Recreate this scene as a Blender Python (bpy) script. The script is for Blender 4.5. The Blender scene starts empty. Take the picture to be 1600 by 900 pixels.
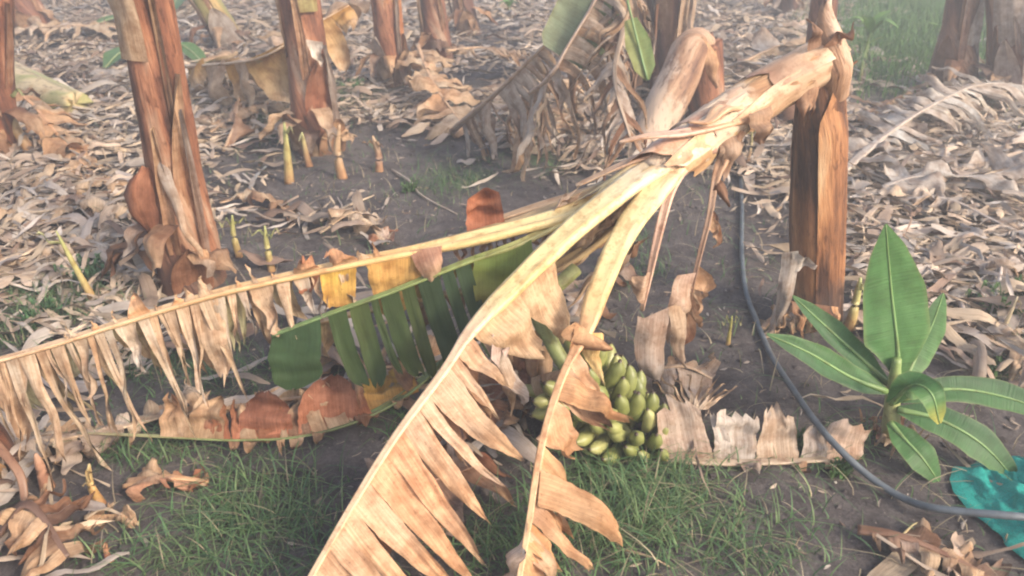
import bpy, math, random
import numpy as np
from mathutils import Vector, Matrix, noise

random.seed(11)
rng = np.random.default_rng(11)
PI = math.pi
sc = bpy.context.scene
col = sc.collection

# ------------------------------------------------------------------ camera, sky, sun, exposure
CAMH, PITCH, FPX = 1.6, math.radians(28), 1250.0
cd = bpy.data.cameras.new('camera'); cam = bpy.data.objects.new('camera', cd); col.objects.link(cam)
cam.location = (0, 0, CAMH); cam.rotation_euler = (PI/2 - PITCH, 0, 0)
cd.sensor_width = 36; cd.lens = 36*FPX/1600; cd.clip_start = .05; cd.clip_end = 2000
cd.dof.use_dof = True; cd.dof.focus_distance = 2.5; cd.dof.aperture_fstop = 4.0
sc.camera = cam
SUN_EL, SUN_AZ = math.radians(34), math.radians(128)   # azimuth clockwise from +Y: behind the camera's right shoulder
w = bpy.data.worlds.new('World'); sc.world = w; w.use_nodes = True
nt = w.node_tree
sky = nt.nodes.new('ShaderNodeTexSky'); sky.sky_type = 'NISHITA'; sky.sun_disc = False
sky.sun_elevation = SUN_EL; sky.sun_rotation = SUN_AZ; sky.dust_density = 4.0; sky.air_density = 1.2; sky.ozone_density = .4
bg = nt.nodes['Background']; bg.inputs['Strength'].default_value = .15
nt.links.new(sky.outputs[0], bg.inputs[0])
sd = bpy.data.lights.new('sun', 'SUN'); sd.energy = 2.0; sd.angle = math.radians(10); sd.color = (1, .90, .75)
so = bpy.data.objects.new('sun', sd); col.objects.link(so)
sv = Vector((math.sin(SUN_AZ)*math.cos(SUN_EL), math.cos(SUN_AZ)*math.cos(SUN_EL), math.sin(SUN_EL)))
so.rotation_euler = sv.to_track_quat('Z', 'Y').to_euler(); so.location = (5, -5, 6)
sc.view_settings.view_transform = 'Standard'; sc.view_settings.look = 'None'
sc.view_settings.exposure = 1.18; sc.view_settings.gamma = 1
sc.render.engine = 'CYCLES'
sc.cycles.max_bounces = 6; sc.cycles.transparent_max_bounces = 8
sc.cycles.filter_width = 2.1
HAZE = .034

# ------------------------------------------------------------------ helpers: picture pixel (1600x900) -> place in the world
cp, sp = math.cos(PITCH), math.sin(PITCH)
def ray(u, v):
    a, b = (u-800)/FPX, (450-v)/FPX
    return Vector((a, cp + b*sp, -sp + b*cp))
def G(u, v, z=0.0):                       # on the level z
    r = ray(u, v); t = (z-CAMH)/r.z
    return Vector((0, 0, CAMH)) + r*t
def Y(u, v, y):                           # at the distance y
    r = ray(u, v); return Vector((0, 0, CAMH)) + r*(y/r.y)
def depth(p): return p.y*cp + (CAMH-p.z)*sp
def proj(x, y, z):
    d = y*cp + (CAMH-z)*sp
    up = y*sp - (CAMH-z)*cp
    d = np.maximum(d, .05)
    return 800+FPX*x/d, 450-FPX*up/d

_w = [(rng.uniform(-1, 1)*f, rng.uniform(-1, 1)*f, rng.uniform(0, 6.28), a) for f, a in
      [(1.2, .014), (1.7, .012), (2.6, .010), (4, .008), (6, .006), (8, .005), (13, .0035), (19, .0025), (27, .002), (35, .0015)]]
def gh(x, y):
    z = 0
    for a, b, c, d in _w: z = z + d*np.sin(a*x*1.6+b*y*1.6+c)
    return z

# ------------------------------------------------------------------ materials
def newmat(name):
    m = bpy.data.materials.new(name); m.use_nodes = True
    return m, m.node_tree, m.node_tree.nodes['Principled BSDF']
def N(t, kind, **kw):
    n = t.nodes.new(kind)
    for k, v in kw.items(): setattr(n, k, v)
    return n
def mapping(t, src, scale):
    mp = N(t, 'ShaderNodeMapping'); mp.inputs['Scale'].default_value = scale
    t.links.new(src, mp.inputs[0]); return mp.outputs[0]
def noise_n(t, vec, scale, detail=4, rough=.55):
    n = N(t, 'ShaderNodeTexNoise'); n.inputs['Scale'].default_value = scale
    n.inputs['Detail'].default_value = detail; n.inputs['Roughness'].default_value = rough
    if vec is not None: t.links.new(vec, n.inputs[0])
    return n
def ramp(t, src, stops, interp='LINEAR'):
    r = N(t, 'ShaderNodeValToRGB'); r.color_ramp.interpolation = interp
    e = r.color_ramp.elements
    while len(e) < len(stops): e.new(.5)
    for i, (p, c) in enumerate(stops):
        e[i].position = p; e[i].color = (c if len(c) == 4 else (*c, 1)) if hasattr(c, '__len__') else (c, c, c, 1)
    t.links.new(src, r.inputs[0]); return r.outputs[0]
def mixc(t, a, b, fac, mode='MIX'):
    m = N(t, 'ShaderNodeMix', data_type='RGBA', blend_type=mode)
    for sock, v in ((m.inputs[6], a), (m.inputs[7], b), (m.inputs[0], fac)):
        if hasattr(v, 'is_output'): t.links.new(v, sock)
        elif isinstance(v, (int, float)): sock.default_value = v
        else: sock.default_value = (*v, 1)
    return m.outputs[2]
def bump(t, src, bsdf, strength, dist):
    b = N(t, 'ShaderNodeBump'); b.inputs['Strength'].default_value = strength; b.inputs['Distance'].default_value = dist
    t.links.new(src, b.inputs['Height']); t.links.new(b.outputs[0], bsdf.inputs['Normal']); return b

def leaf_mat(name, rough=.6, trans=.22, spot=.5, fibre=.45, spec=.3):
    m, t, b = newmat(name)
    at = N(t, 'ShaderNodeAttribute', attribute_name='Col')
    uv = N(t, 'ShaderNodeUVMap')
    ob = N(t, 'ShaderNodeNewGeometry')
    fib = noise_n(t, mapping(t, uv.outputs[0], (170, 5, 1)), 1, 4)
    fine = noise_n(t, mapping(t, uv.outputs[0], (520, 9, 1)), 1, 2)
    c = mixc(t, at.outputs[0], ramp(t, fib.outputs[0], [(.3, (.55, .48, .42)), (.7, (1.2, 1.2, 1.2))]), fibre, 'MULTIPLY')
    c = mixc(t, c, ramp(t, fine.outputs[0], [(.35, .75), (.65, 1.1)]), .6, 'MULTIPLY')
    bl = noise_n(t, ob.outputs['Position'], 17, 5, .65)
    c = mixc(t, c, ramp(t, bl.outputs[0], [(.42, (1.08, 1.08, 1.08)), (.62, (.62, .5, .42))]), spot, 'MULTIPLY')
    sp_ = noise_n(t, ob.outputs['Position'], 90, 3, .6)
    c = mixc(t, c, ramp(t, sp_.outputs[0], [(.60, (1, 1, 1)), (.72, (.45, .34, .28))]), spot*.8, 'MULTIPLY')
    t.links.new(c, b.inputs['Base Color']); b.inputs['Roughness'].default_value = rough
    b.inputs['Specular IOR Level'].default_value = spec
    bump(t, fib.outputs[0], b, .5, .004)
    tr = N(t, 'ShaderNodeBsdfTranslucent'); t.links.new(c, tr.inputs[0])
    mx = N(t, 'ShaderNodeMixShader'); mx.inputs[0].default_value = trans
    t.links.new(b.outputs[0], mx.inputs[1]); t.links.new(tr.outputs[0], mx.inputs[2])
    t.links.new(mx.outputs[0], t.nodes['Material Output'].inputs[0])
    return m
M_DRY = leaf_mat('dry_leaf', .68, .2, .8, .6, .2)
M_LITTER = leaf_mat('litter_leaf', .7, .12, .35, .4)
M_GREEN = leaf_mat('green_leaf', .5, .28, .4, .35, .35)
M_OLIVE = leaf_mat('olive_leaf', .65, .3, .35, .35, .15)
M_GRASS = leaf_mat('grass_blade', .55, .3, .2, .2)

def rib_mat(name):
    m, t, b = newmat(name)
    at = N(t, 'ShaderNodeAttribute', attribute_name='Col'); uv = N(t, 'ShaderNodeUVMap'); g = N(t, 'ShaderNodeNewGeometry')
    st = noise_n(t, mapping(t, uv.outputs[0], (26, 5, 1)), 1, 5, .6)
    c = mixc(t, at.outputs[0], ramp(t, st.outputs[0], [(.32, (.60, .48, .38)), (.55, (1.05, 1.03, 1)), (.75, (1.2, 1.2, 1.15))]), .75, 'MULTIPLY')
    bl = noise_n(t, g.outputs['Position'], 24, 5, .65)
    c = mixc(t, c, ramp(t, bl.outputs[0], [(.50, (1, 1, 1)), (.68, (.52, .34, .24))]), .65, 'MULTIPLY')
    sk = noise_n(t, g.outputs['Position'], 120, 2, .6)
    c = mixc(t, c, ramp(t, sk.outputs[0], [(.62, (1, 1, 1)), (.70, (.4, .25, .18))]), .5, 'MULTIPLY')
    t.links.new(c, b.inputs['Base Color']); b.inputs['Roughness'].default_value = .48
    bump(t, st.outputs[0], b, .5, .006)
    return m
M_RIB = rib_mat('leaf_stalk')

def stem_mat(name, dark, mid, light, pale, pale_z=.9, green=None, grimy=.3):
    """fibrous sheath: streaks run along the stem, papery pale skin left in patches"""
    m, t, b = newmat(name)
    uv = N(t, 'ShaderNodeUVMap'); tc = N(t, 'ShaderNodeTexCoord'); oi = N(t, 'ShaderNodeObjectInfo')
    off = N(t, 'ShaderNodeVectorMath', operation='ADD'); t.links.new(uv.outputs[0], off.inputs[0]); 
    cmb = N(t, 'ShaderNodeCombineXYZ'); mul = N(t, 'ShaderNodeMath', operation='MULTIPLY'); mul.inputs[1].default_value = 37
    t.links.new(oi.outputs['Random'], mul.inputs[0]); t.links.new(mul.outputs[0], cmb.inputs[2]); t.links.new(cmb.outputs[0], off.inputs[1])
    V = off.outputs[0]
    a = noise_n(t, mapping(t, V, (9, 1.6, 1)), 1, 6, .62)
    c = ramp(t, a.outputs[0], [(.36, dark), (.48, mid), (.58, light), (.69, pale)])
    f = noise_n(t, mapping(t, V, (70, 5, 1)), 1, 6, .7)
    c = mixc(t, c, ramp(t, f.outputs[0], [(.36, (.5, .4, .35)), (.62, (1.3, 1.25, 1.2))]), .6, 'MULTIPLY')
    pt = noise_n(t, mapping(t, V, (3.2, 2.2, 1)), 1, 6, .7)
    sx = N(t, 'ShaderNodeSeparateXYZ'); t.links.new(uv.outputs[0], sx.inputs[0])
    mh = N(t, 'ShaderNodeMapRange'); mh.inputs[1].default_value = pale_z-.55; mh.inputs[2].default_value = pale_z+.35
    mh.inputs[3].default_value = -.22; mh.inputs[4].default_value = .25
    t.links.new(sx.outputs[1], mh.inputs[0])
    ad = N(t, 'ShaderNodeMath', operation='ADD'); t.links.new(mh.outputs[0], ad.inputs[0]); t.links.new(pt.outputs[0], ad.inputs[1])
    c = mixc(t, c, pale, ramp(t, ad.outputs[0], [(.56, 0), (.64, .85)]))
    if green:
        gn = noise_n(t, mapping(t, V, (5, 1.2, 1)), 1.3, 4, .5)
        c = mixc(t, c, green, ramp(t, gn.outputs[0], [(.5, 0), (.6, .8)]))
    sk = noise_n(t, mapping(t, V, (40, 14, 1)), 1, 3, .7)
    c = mixc(t, c, ramp(t, sk.outputs[0], [(.56, (1, 1, 1)), (.66, (.25, .16, .13))]), .7, 'MULTIPLY')
    # soil splashed on the foot
    gz = N(t, 'ShaderNodeMapRange'); gz.inputs[1].default_value = .02; gz.inputs[2].default_value = .3
    gz.inputs[3].default_value = .34; gz.inputs[4].default_value = -.1
    t.links.new(sx.outputs[1], gz.inputs[0])
    g2 = N(t, 'ShaderNodeMath', operation='ADD'); t.links.new(gz.outputs[0], g2.inputs[0]); t.links.new(pt.outputs[0], g2.inputs[1])
    c = mixc(t, c, (.07, .05, .045), ramp(t, g2.outputs[0], [(.55, 0), (.75, grimy*2)]))
    t.links.new(c, b.inputs['Base Color']); b.inputs['Roughness'].default_value = .5
    b.inputs['Specular IOR Level'].default_value = .35
    h = mixc(t, a.outputs[0], f.outputs[0], .45)
    bump(t, h, b, 1.0, .02)
    return m
M_STEM = stem_mat('brown_stem', (.045, .024, .018), (.185, .075, .042), (.34, .155, .085), (.48, .34, .24), 1.45)
M_STEM_D = stem_mat('dull_stem', (.07, .035, .028), (.16, .075, .05), (.30, .15, .085), (.42, .30, .22), 1.2)
M_STEM_P = stem_mat('pale_stem', (.22, .10, .05), (.42, .24, .12), (.55, .38, .22), (.62, .48, .35), .3, None, 0)
M_STEM_Y = stem_mat('yellow_stem', (.22, .12, .05), (.42, .28, .11), (.50, .38, .16), (.55, .44, .28), 1.4, (.28, .28, .10), .1)
M_TORN = stem_mat('torn_sheath', (.14, .07, .04), (.34, .19, .11), (.50, .33, .22), (.56, .42, .32), 1.0, None, 0)
M_STUMP = stem_mat('stump_stem', (.07, .032, .02), (.26, .115, .05), (.44, .22, .10), (.54, .36, .21), 1.15, None, .35)

def plain(name, c, rough, vary=.4, scale=30, bmp=.3, bd=.003):
    m, t, b = newmat(name); g = N(t, 'ShaderNodeTexCoord')
    n = noise_n(t, g.outputs['Object'], scale, 6, .65)
    cc = mixc(t, c, ramp(t, n.outputs[0], [(.3, .5), (.7, 1.35)]), vary, 'MULTIPLY')
    t.links.new(cc, b.inputs['Base Color']); b.inputs['Roughness'].default_value = rough
    bump(t, n.outputs[0], b, bmp, bd); return m
M_HOSE = plain('black_hose', (.10, .115, .13), .5, .7, 25)
M_TWIG = plain('dry_twig', (.34, .27, .22), .8)
M_TEAL = plain('teal_net', (.008, .30, .25), .8, .8, 260, 1.0, .004)

def soil_mat():
    m, t, b = newmat('soil')
    g = N(t, 'ShaderNodeNewGeometry'); P = g.outputs['Position']
    big = noise_n(t, P, 1.1, 6, .6); med = noise_n(t, P, 9, 6, .7); fine = noise_n(t, P, 85, 6, .75)
    c = ramp(t, med.outputs[0], [(.30, (.062, .053, .054)), (.5, (.112, .097, .097)), (.72, (.19, .165, .155))])
    c = mixc(t, c, (.24, .205, .185), ramp(t, big.outputs[0], [(.52, 0), (.72, .45)]))
    c = mixc(t, c, ramp(t, fine.outputs[0], [(.3, .5), (.7, 1.5)]), .75, 'MULTIPLY')
    vo = N(t, 'ShaderNodeTexVoronoi'); vo.inputs['Scale'].default_value = 75; t.links.new(P, vo.inputs[0])
    pick = noise_n(t, P, 40, 2)
    k = N(t, 'ShaderNodeMath', operation='MULTIPLY')
    t.links.new(ramp(t, vo.outputs['Distance'], [(.10, 1), (.22, 0)]), k.inputs[0]); t.links.new(ramp(t, pick.outputs[0], [(.53, 0), (.6, .8)]), k.inputs[1])
    c = mixc(t, c, (.33, .28, .24), k.outputs[0])
    t.links.new(c, b.inputs['Base Color']); b.inputs['Roughness'].default_value = .95; b.inputs['Specular IOR Level'].default_value = .1
    h = mixc(t, med.outputs[0], fine.outputs[0], .5)
    bump(t, h, b, 1.0, .03); return m
M_SOIL = soil_mat()

def banana_mat():
    m, t, b = newmat('banana_skin')
    tc = N(t, 'ShaderNodeTexCoord'); oi = N(t, 'ShaderNodeObjectInfo')
    c = ramp(t, oi.outputs['Random'], [(0, (.15, .17, .05)), (.5, (.24, .25, .08)), (1, (.34, .33, .13))])
    n = noise_n(t, tc.outputs['Object'], 40, 4)
    c = mixc(t, c, ramp(t, n.outputs[0], [(.35, .7), (.65, 1.15)]), .6, 'MULTIPLY')
    sx = N(t, 'ShaderNodeSeparateXYZ'); t.links.new(tc.outputs['Object'], sx.inputs[0])
    at = N(t, 'ShaderNodeAttribute', attribute_name='Tip')
    c = mixc(t, c, (.05, .03, .02), at.outputs['Fac'])
    t.links.new(c, b.inputs['Base Color']); b.inputs['Roughness'].default_value = .42; return m
M_BANANA = banana_mat()

# ------------------------------------------------------------------ mesh builder
class MB:
    def __init__(s): s.v = []; s.f = []; s.c = []; s.uv = []
    def grid(s, P, C, U, closed=False):
        """P rows x cols of Vectors, C colour per vertex, U uv per vertex"""
        o = len(s.v); R = len(P); K = len(P[0])
        for r in range(R):
            for k in range(K):
                s.v.append(tuple(P[r][k])); s.c.append(C[r][k]); s.uv.append(U[r][k])
        for r in range(R-1):
            for k in range(K-1 if not closed else K):
                k2 = (k+1) % K
                s.f.append((o+r*K+k, o+r*K+k2, o+(r+1)*K+k2, o+(r+1)*K+k))
    def build(s, name, mat, parent=None, smooth=True, loc=None):
        me = bpy.data.meshes.new(name); v = s.v
        if loc is not None: v = [(a-loc.x, b-loc.y, c-loc.z) for a, b, c in v]
        me.from_pydata(v, [], s.f)
        ca = me.color_attributes.new('Col', 'FLOAT_COLOR', 'POINT')
        ca.data.foreach_set('color', np.array([(c[0], c[1], c[2], 1) for c in s.c], dtype=np.float32).ravel())
        ul = me.uv_layers.new(name='UVMap')
        li = np.empty(len(me.loops), dtype=np.int32); me.loops.foreach_get('vertex_index', li)
        ul.data.foreach_set('uv', np.array(s.uv, dtype=np.float32)[li].ravel())
        if smooth: me.polygons.foreach_set('use_smooth', [True]*len(me.polygons))
        me.materials.append(mat)
        o = bpy.data.objects.new(name, me); col.objects.link(o)
        if parent is not None: o.parent = parent; 
        if loc is not None and parent is None: o.location = loc
        return o

def tag(o, label=None, cat=None, group=None, kind=None):
    if label: o['label'] = label
    if cat: o['category'] = cat
    if group: o['group'] = group
    if kind: o['kind'] = kind
    return o
class Thing:
    """an Empty at the thing's base; parts are given in world coordinates and stored relative to it"""
    def __init__(s, name, loc, label, cat, group=None):
        s.loc = Vector(loc); s.o = bpy.data.objects.new(name, None); col.objects.link(s.o)
        s.o.location = s.loc; s.o.empty_display_size = .1; tag(s.o, label, cat, group)
    def part(s, mb, name, mat, sub=None, label=None):
        o = mb.build(name, mat, None, True, s.loc); o.location = (0, 0, 0)
        o.parent = sub if sub is not None else s.o
        if label: o['label'] = label
        return o

def spline(pts, n):
    pts = [Vector(p) for p in pts]
    if len(pts) == 2: return [pts[0].lerp(pts[1], i/(n-1)) for i in range(n)]
    P = [pts[0]*2-pts[1]]+pts+[pts[-1]*2-pts[-2]]
    seg = [(pts[i+1]-pts[i]).length for i in range(len(pts)-1)]; tot = sum(seg); out = []
    for i in range(n):
        d = tot*i/(n-1); k = 0
        while k < len(seg)-1 and d > seg[k]: d -= seg[k]; k += 1
        t = min(1, d/seg[k]); a, b, c, e = P[k:k+4]
        out.append(.5*((2*b)+(c-a)*t+(2*a-5*b+4*c-e)*t*t+(3*b-a-3*c+e)*t**3))
    return out
def tangents(pts):
    n = len(pts); return [(pts[min(n-1, i+1)]-pts[max(0, i-1)]).normalized() for i in range(n)]
UP = Vector((0, 0, 1))
def lerp(a, b, t): return a+(b-a)*t
def lc(a, b, t): return tuple(a[i]+(b[i]-a[i])*t for i in range(3))
def cvar(c, s=.15):
    k = 1+random.uniform(-s, s); h = random.uniform(-s, s)*.35
    return (c[0]*k*(1+h), c[1]*k, c[2]*k*(1-h))
def interp(table, t):
    """table = [(t, value)...]"""
    if t <= table[0][0]: return table[0][1]
    for (a, x), (b, y) in zip(table, table[1:]):
        if t <= b:
            k = (t-a)/(b-a)
            return lc(x, y, k) if hasattr(x, '__len__') else lerp(x, y, k)
    return table[-1][1]

def tube(mb, pts, rad, color, n=24, K=12, up=UP, groove=0.0, flat=1.0, lump=0.0, cap=True, ripple=0):
    """rad and color: constant or table over t; groove dents the upper side as on a leaf stalk"""
    pts = spline(pts, n); T = tangents(pts); rows = []; C = []; U = []; L = 0; seed = random.uniform(0, 99)
    for i, p in enumerate(pts):
        t = i/(n-1); r = interp(rad, t) if isinstance(rad, list) else rad
        c = interp(color, t) if isinstance(color, list) else color
        s = T[i].cross(up)
        if s.length < 1e-3: s = T[i].cross(Vector((0, 1, 0)))
        s.normalize(); nn = s.cross(T[i]).normalized()
        if i: L += (pts[i]-pts[i-1]).length
        row = []; cr = []; ur = []
        for k in range(K):
            a = 2*PI*k/K; x = math.cos(a); y = math.sin(a)*flat
            rr = r*(1+lump*noise.noise(Vector((x*1.5+seed, y*1.5, L*9)))+ripple*math.sin(5*a+seed+L*3))
            yy = y
            if groove and y > 0: yy = y*(1-groove*2.2*max(0, (1-abs(x)*1.25)))
            row.append(p+s*x*rr+nn*yy*rr); cr.append(c); ur.append((a*max(r, .01), L))
        rows.append(row); C.append(cr); U.append(ur)
    if cap:
        for e in (0, -1):
            cpt = sum((q for q in rows[e]), Vector())/K
            if e == 0: rows.insert(0, [cpt.copy() for _ in range(K)]); C.insert(0, C[0]); U.insert(0, U[0])
            else: rows.append([cpt.copy() for _ in range(K)]); C.append(C[-1]); U.append(U[-1])
    mb.grid(rows, C, U, closed=True)

def strip(mb, b0, b1, d0, d1, L, c0, c1, nx=6, ny=10, taper=.35, point=2.2, twist=0, curl=.15, wave=.02, bend=.7, u0=0, rag=.05, gather=0, skew=None, jag=.16, crease=.10):
    """a torn strip of blade from the base edge b0-b1, leaving along d0 and ending along d1"""
    b0, b1, d0, d1 = Vector(b0), Vector(b1), Vector(d0).normalized(), Vector(d1).normalized()
    W = (b1-b0); w0 = W.length; p = (b0+b1)/2; ax = W.normalized() if w0 > 1e-6 else Vector((1, 0, 0))
    sd_ = random.uniform(0, 50); step = L/ny; ph = random.uniform(0, 6)
    cu = curl*random.choice((-1, 1, 1)); fr = random.uniform(1, 2.6); fx = random.uniform(1.5, 4)
    if skew is None: skew = random.uniform(-1, 1)
    line = []
    for j in range(ny+1):
        s = j/ny; d = d0.lerp(d1, min(1, s**bend)).normalized()
        if j: p = p+d*step
        a2 = (ax-d*ax.dot(d))
        if a2.length < .15: a2 = (ax+d.cross(ax)*.3); a2 = a2-d*a2.dot(d)
        a2.normalize(); a2 = Matrix.Rotation(twist*s*s, 3, d) @ a2
        line.append((p.copy(), d, a2, d.cross(a2).normalized()))
    cut = [1-jag*(.5+noise.noise(Vector((k*1.7, sd_, 2.5))))*(1 if k not in (0, nx) else 1.3) for k in range(nx+1)]
    rows = [[None]*(nx+1) for _ in range(ny+1)]; C = [[None]*(nx+1) for _ in range(ny+1)]; U = [[None]*(nx+1) for _ in range(ny+1)]
    for k in range(nx+1):
        x0 = k/nx-.5
        for j in range(ny+1):
            s = j/ny*cut[k]; f = s*ny; a = min(ny-1, int(f)); f -= a
            P_, d, a2, nn = (line[a][i].lerp(line[a+1][i], f) for i in range(4))
            pr = (1-taper*s)*max(.03, 1-s**point)*(1-gather*math.sin(min(1, s*1.6)*PI/2))
            x = x0*pr + skew*.5*(1-pr)*(1-gather)
            e = rag*w0*noise.noise(Vector((s*11, k*3+sd_, 1))) if k in (0, nx) else 0
            tri = abs(((x0*fx+sd_) % 1)-.5)*2-.5
            off = nn*(cu*w0*(1-4*x0*x0)*min(1, 2.2*s)+wave*math.sin(fr*s*6+ph)*min(1, s*2)
                      +crease*w0*tri*min(1, s*3)*pr+.07*w0*noise.noise(Vector((x0*4+sd_, s*7, sd_)))*min(1, s*3)
                      +.012*noise.noise(Vector((x0*3, s*5+sd_, 9)))*min(1, s*2))
            q = P_+a2*(x*w0+e)+off
            if j == 0: q = b0.lerp(b1, k/nx)
            rows[j][k] = q
            cn = noise.noise(Vector((u0*8+x, s*2, sd_)))
            C[j][k] = lc(c0, c1, max(0, min(1, s*1.1-.1+.5*cn))); U[j][k] = (u0+x*w0, s*L)
    mb.grid(rows, C, U)

def blade(mb, pts, out, down, length, n, cols, tips, t0=0, t1=1, keep=1, gap=.04, slant=.25, wob=.2, lvar=.3, up=UP, merge=.22, **kw):
    """row of strips along a midrib. out/down/length/cols/tips: value or table over t"""
    S = spline(pts, 80); T = tangents(S)
    val = lambda q, t: interp(q, t) if isinstance(q, list) and isinstance(q[0], tuple) and isinstance(q[0][0], (int, float)) and len(q[0]) == 2 else q
    cuts = [t0+(t1-t0)*i/n for i in range(n+1)]
    for i in range(1, n): cuts[i] += random.uniform(-.42, .42)*(t1-t0)/n
    cuts = [c for q, c in enumerate(cuts) if q in (0, n) or random.random() > merge]; n = len(cuts)-1
    at = lambda t: S[int(t*79)].lerp(S[min(79, int(t*79)+1)], t*79-int(t*79))
    tot = sum((S[i+1]-S[i]).length for i in range(79))
    for i in range(n):
        if random.random() > keep: continue
        a, b = cuts[i], cuts[i+1]; a += gap*(b-a)*.5; b -= gap*(b-a)*.5; tm = (a+b)/2
        tg = T[min(79, int(tm*79))]
        o_ = Vector(val(out, tm)); dn = Vector(val(down, tm))
        rv = lambda: Vector((random.uniform(-1, 1), random.uniform(-1, 1), random.uniform(-1, 1)))*wob
        d0 = (o_-tg*o_.dot(tg)).normalized()+tg*slant+rv()*.4
        d1 = dn.normalized()+rv()
        L = val(length, tm)*random.uniform(1-lvar, 1+lvar*.6)
        k = dict(kw)
        if 'twist' in k: k['twist'] = random.uniform(-1, 1)*k['twist']
        strip(mb, at(max(0, a)), at(min(1, b)), d0, d1, L, cvar(random.choice(cols)), cvar(random.choice(tips)), u0=tm*tot, **k)

# albedos
STRAW, TAN, OTAN, BROWN, RED, GREY, PGREY = (.52, .41, .30), (.50, .35, .23), (.56, .34, .19), (.22, .12, .075), (.34, .13, .07), (.40, .34, .30), (.50, .44, .39)
DBRN, YEL, OCH, GRN, DGRN, LGRN, PETI = (.12, .07, .05), (.60, .40, .09), (.52, .30, .09), (.09, .17, .05), (.045, .10, .05), (.16, .26, .10), (.64, .53, .28)
WARM = (.62, .41, .27)

# ------------------------------------------------------------------ the ground, one sheet to the horizon
def axis(fine0, fine1, step, far):
    a = list(np.arange(fine0, fine1+1e-6, step)); s = step
    lo, hi = [], []; x = fine0
    while x > -far: s *= 1.25; x -= s; lo.append(x)
    s = step; x = fine1
    while x < far: s *= 1.25; x += s; hi.append(x)
    return np.array(lo[::-1]+a+hi)
gx, gy = axis(-5, 5, .04, 400), axis(.6, 9, .04, 400)
X, Yg = np.meshgrid(gx, gy); fade = np.exp(-np.maximum(0, np.hypot(X, Yg-5)-9)/6)
crumb = np.array([[0.0]])
Z = gh(X, Yg)*fade + rng.normal(0, .0022, X.shape)*fade
verts = np.stack([X, Yg, Z], -1).reshape(-1, 3); ny_, nx_ = X.shape
idx = np.arange(ny_*nx_).reshape(ny_, nx_)
faces = np.stack([idx[:-1, :-1], idx[:-1, 1:], idx[1:, 1:], idx[1:, :-1]], -1).reshape(-1, 4)
me = bpy.data.meshes.new('ground'); me.from_pydata(verts.tolist(), [], faces.tolist()); me.materials.append(M_SOIL)
me.polygons.foreach_set('use_smooth', [True]*len(me.polygons))
ground = bpy.data.objects.new('ground', me); col.objects.link(ground); tag(ground, kind='structure')
def gz(p, dz=0): return Vector((p.x, p.y, float(gh(p.x, p.y))+dz))
def GG(u, v, dz=0): return gz(G(u, v), dz)

# ------------------------------------------------------------------ vectorised scraps and grass
def bulk_mesh(name, V, C, U, mat):
    """V (N,R,K,3), C (N,3) or (N,R,K,3), U (N,R,K,2)"""
    n, R, K, _ = V.shape
    idx = np.arange(n*R*K).reshape(n, R, K)
    F = np.stack([idx[:, :-1, :-1], idx[:, :-1, 1:], idx[:, 1:, 1:], idx[:, 1:, :-1]], -1).reshape(-1, 4)
    me = bpy.data.meshes.new(name)
    me.vertices.add(n*R*K); me.vertices.foreach_set('co', V.astype(np.float32).ravel())
    me.loops.add(F.size); me.loops.foreach_set('vertex_index', F.astype(np.int32).ravel())
    me.polygons.add(len(F)); me.polygons.foreach_set('loop_start', np.arange(0, F.size, 4, dtype=np.int32))
    me.polygons.foreach_set('use_smooth', np.ones(len(F), dtype=bool))
    me.update(calc_edges=True)
    if C.ndim == 2: C = np.broadcast_to(C[:, None, None, :], V.shape)
    ca = me.color_attributes.new('Col', 'FLOAT_COLOR', 'POINT')
    ca.data.foreach_set('color', np.concatenate([C, np.ones(C.shape[:3]+(1,))], -1).astype(np.float32).ravel())
    ul = me.uv_layers.new(name='UVMap'); ul.data.foreach_set('uv', U.reshape(-1, 2)[F.ravel()].astype(np.float32).ravel())
    me.materials.append(mat); me.validate()
    o = bpy.data.objects.new(name, me); col.objects.link(o); return o
def sample(n, blobs, base, xr=(-6.5, 6.5), yr=(1.0, 11.5), mute=()):
    out = []
    while len(out) < n:
        x = rng.uniform(*xr, 4000); y = rng.uniform(*yr, 4000); z = gh(x, y)
        u, v = proj(x, y, z); d = np.full(4000, base)
        pn = .5+.5*np.sin(x*5.1+2.2*np.sin(y*3.7))*np.sin(y*4.3+2*np.sin(x*4.1))
        for (cu, cv, ru, rv, wt) in blobs: d = np.maximum(d, wt*np.exp(-(((u-cu)/ru)**2+((v-cv)/rv)**2)**1.5))
        for (cu, cv, ru, rv, wt) in mute: d = d*(1-wt*np.exp(-(((u-cu)/ru)**2+((v-cv)/rv)**2)**1.5))
        k = (rng.uniform(0, 1, 4000) < d*(.35+.9*pn)) & (np.abs(x) < .72*(y*cp+.9)+.5)
        out += list(zip(x[k], y[k], z[k]))
    return np.array(out[:n])
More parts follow.
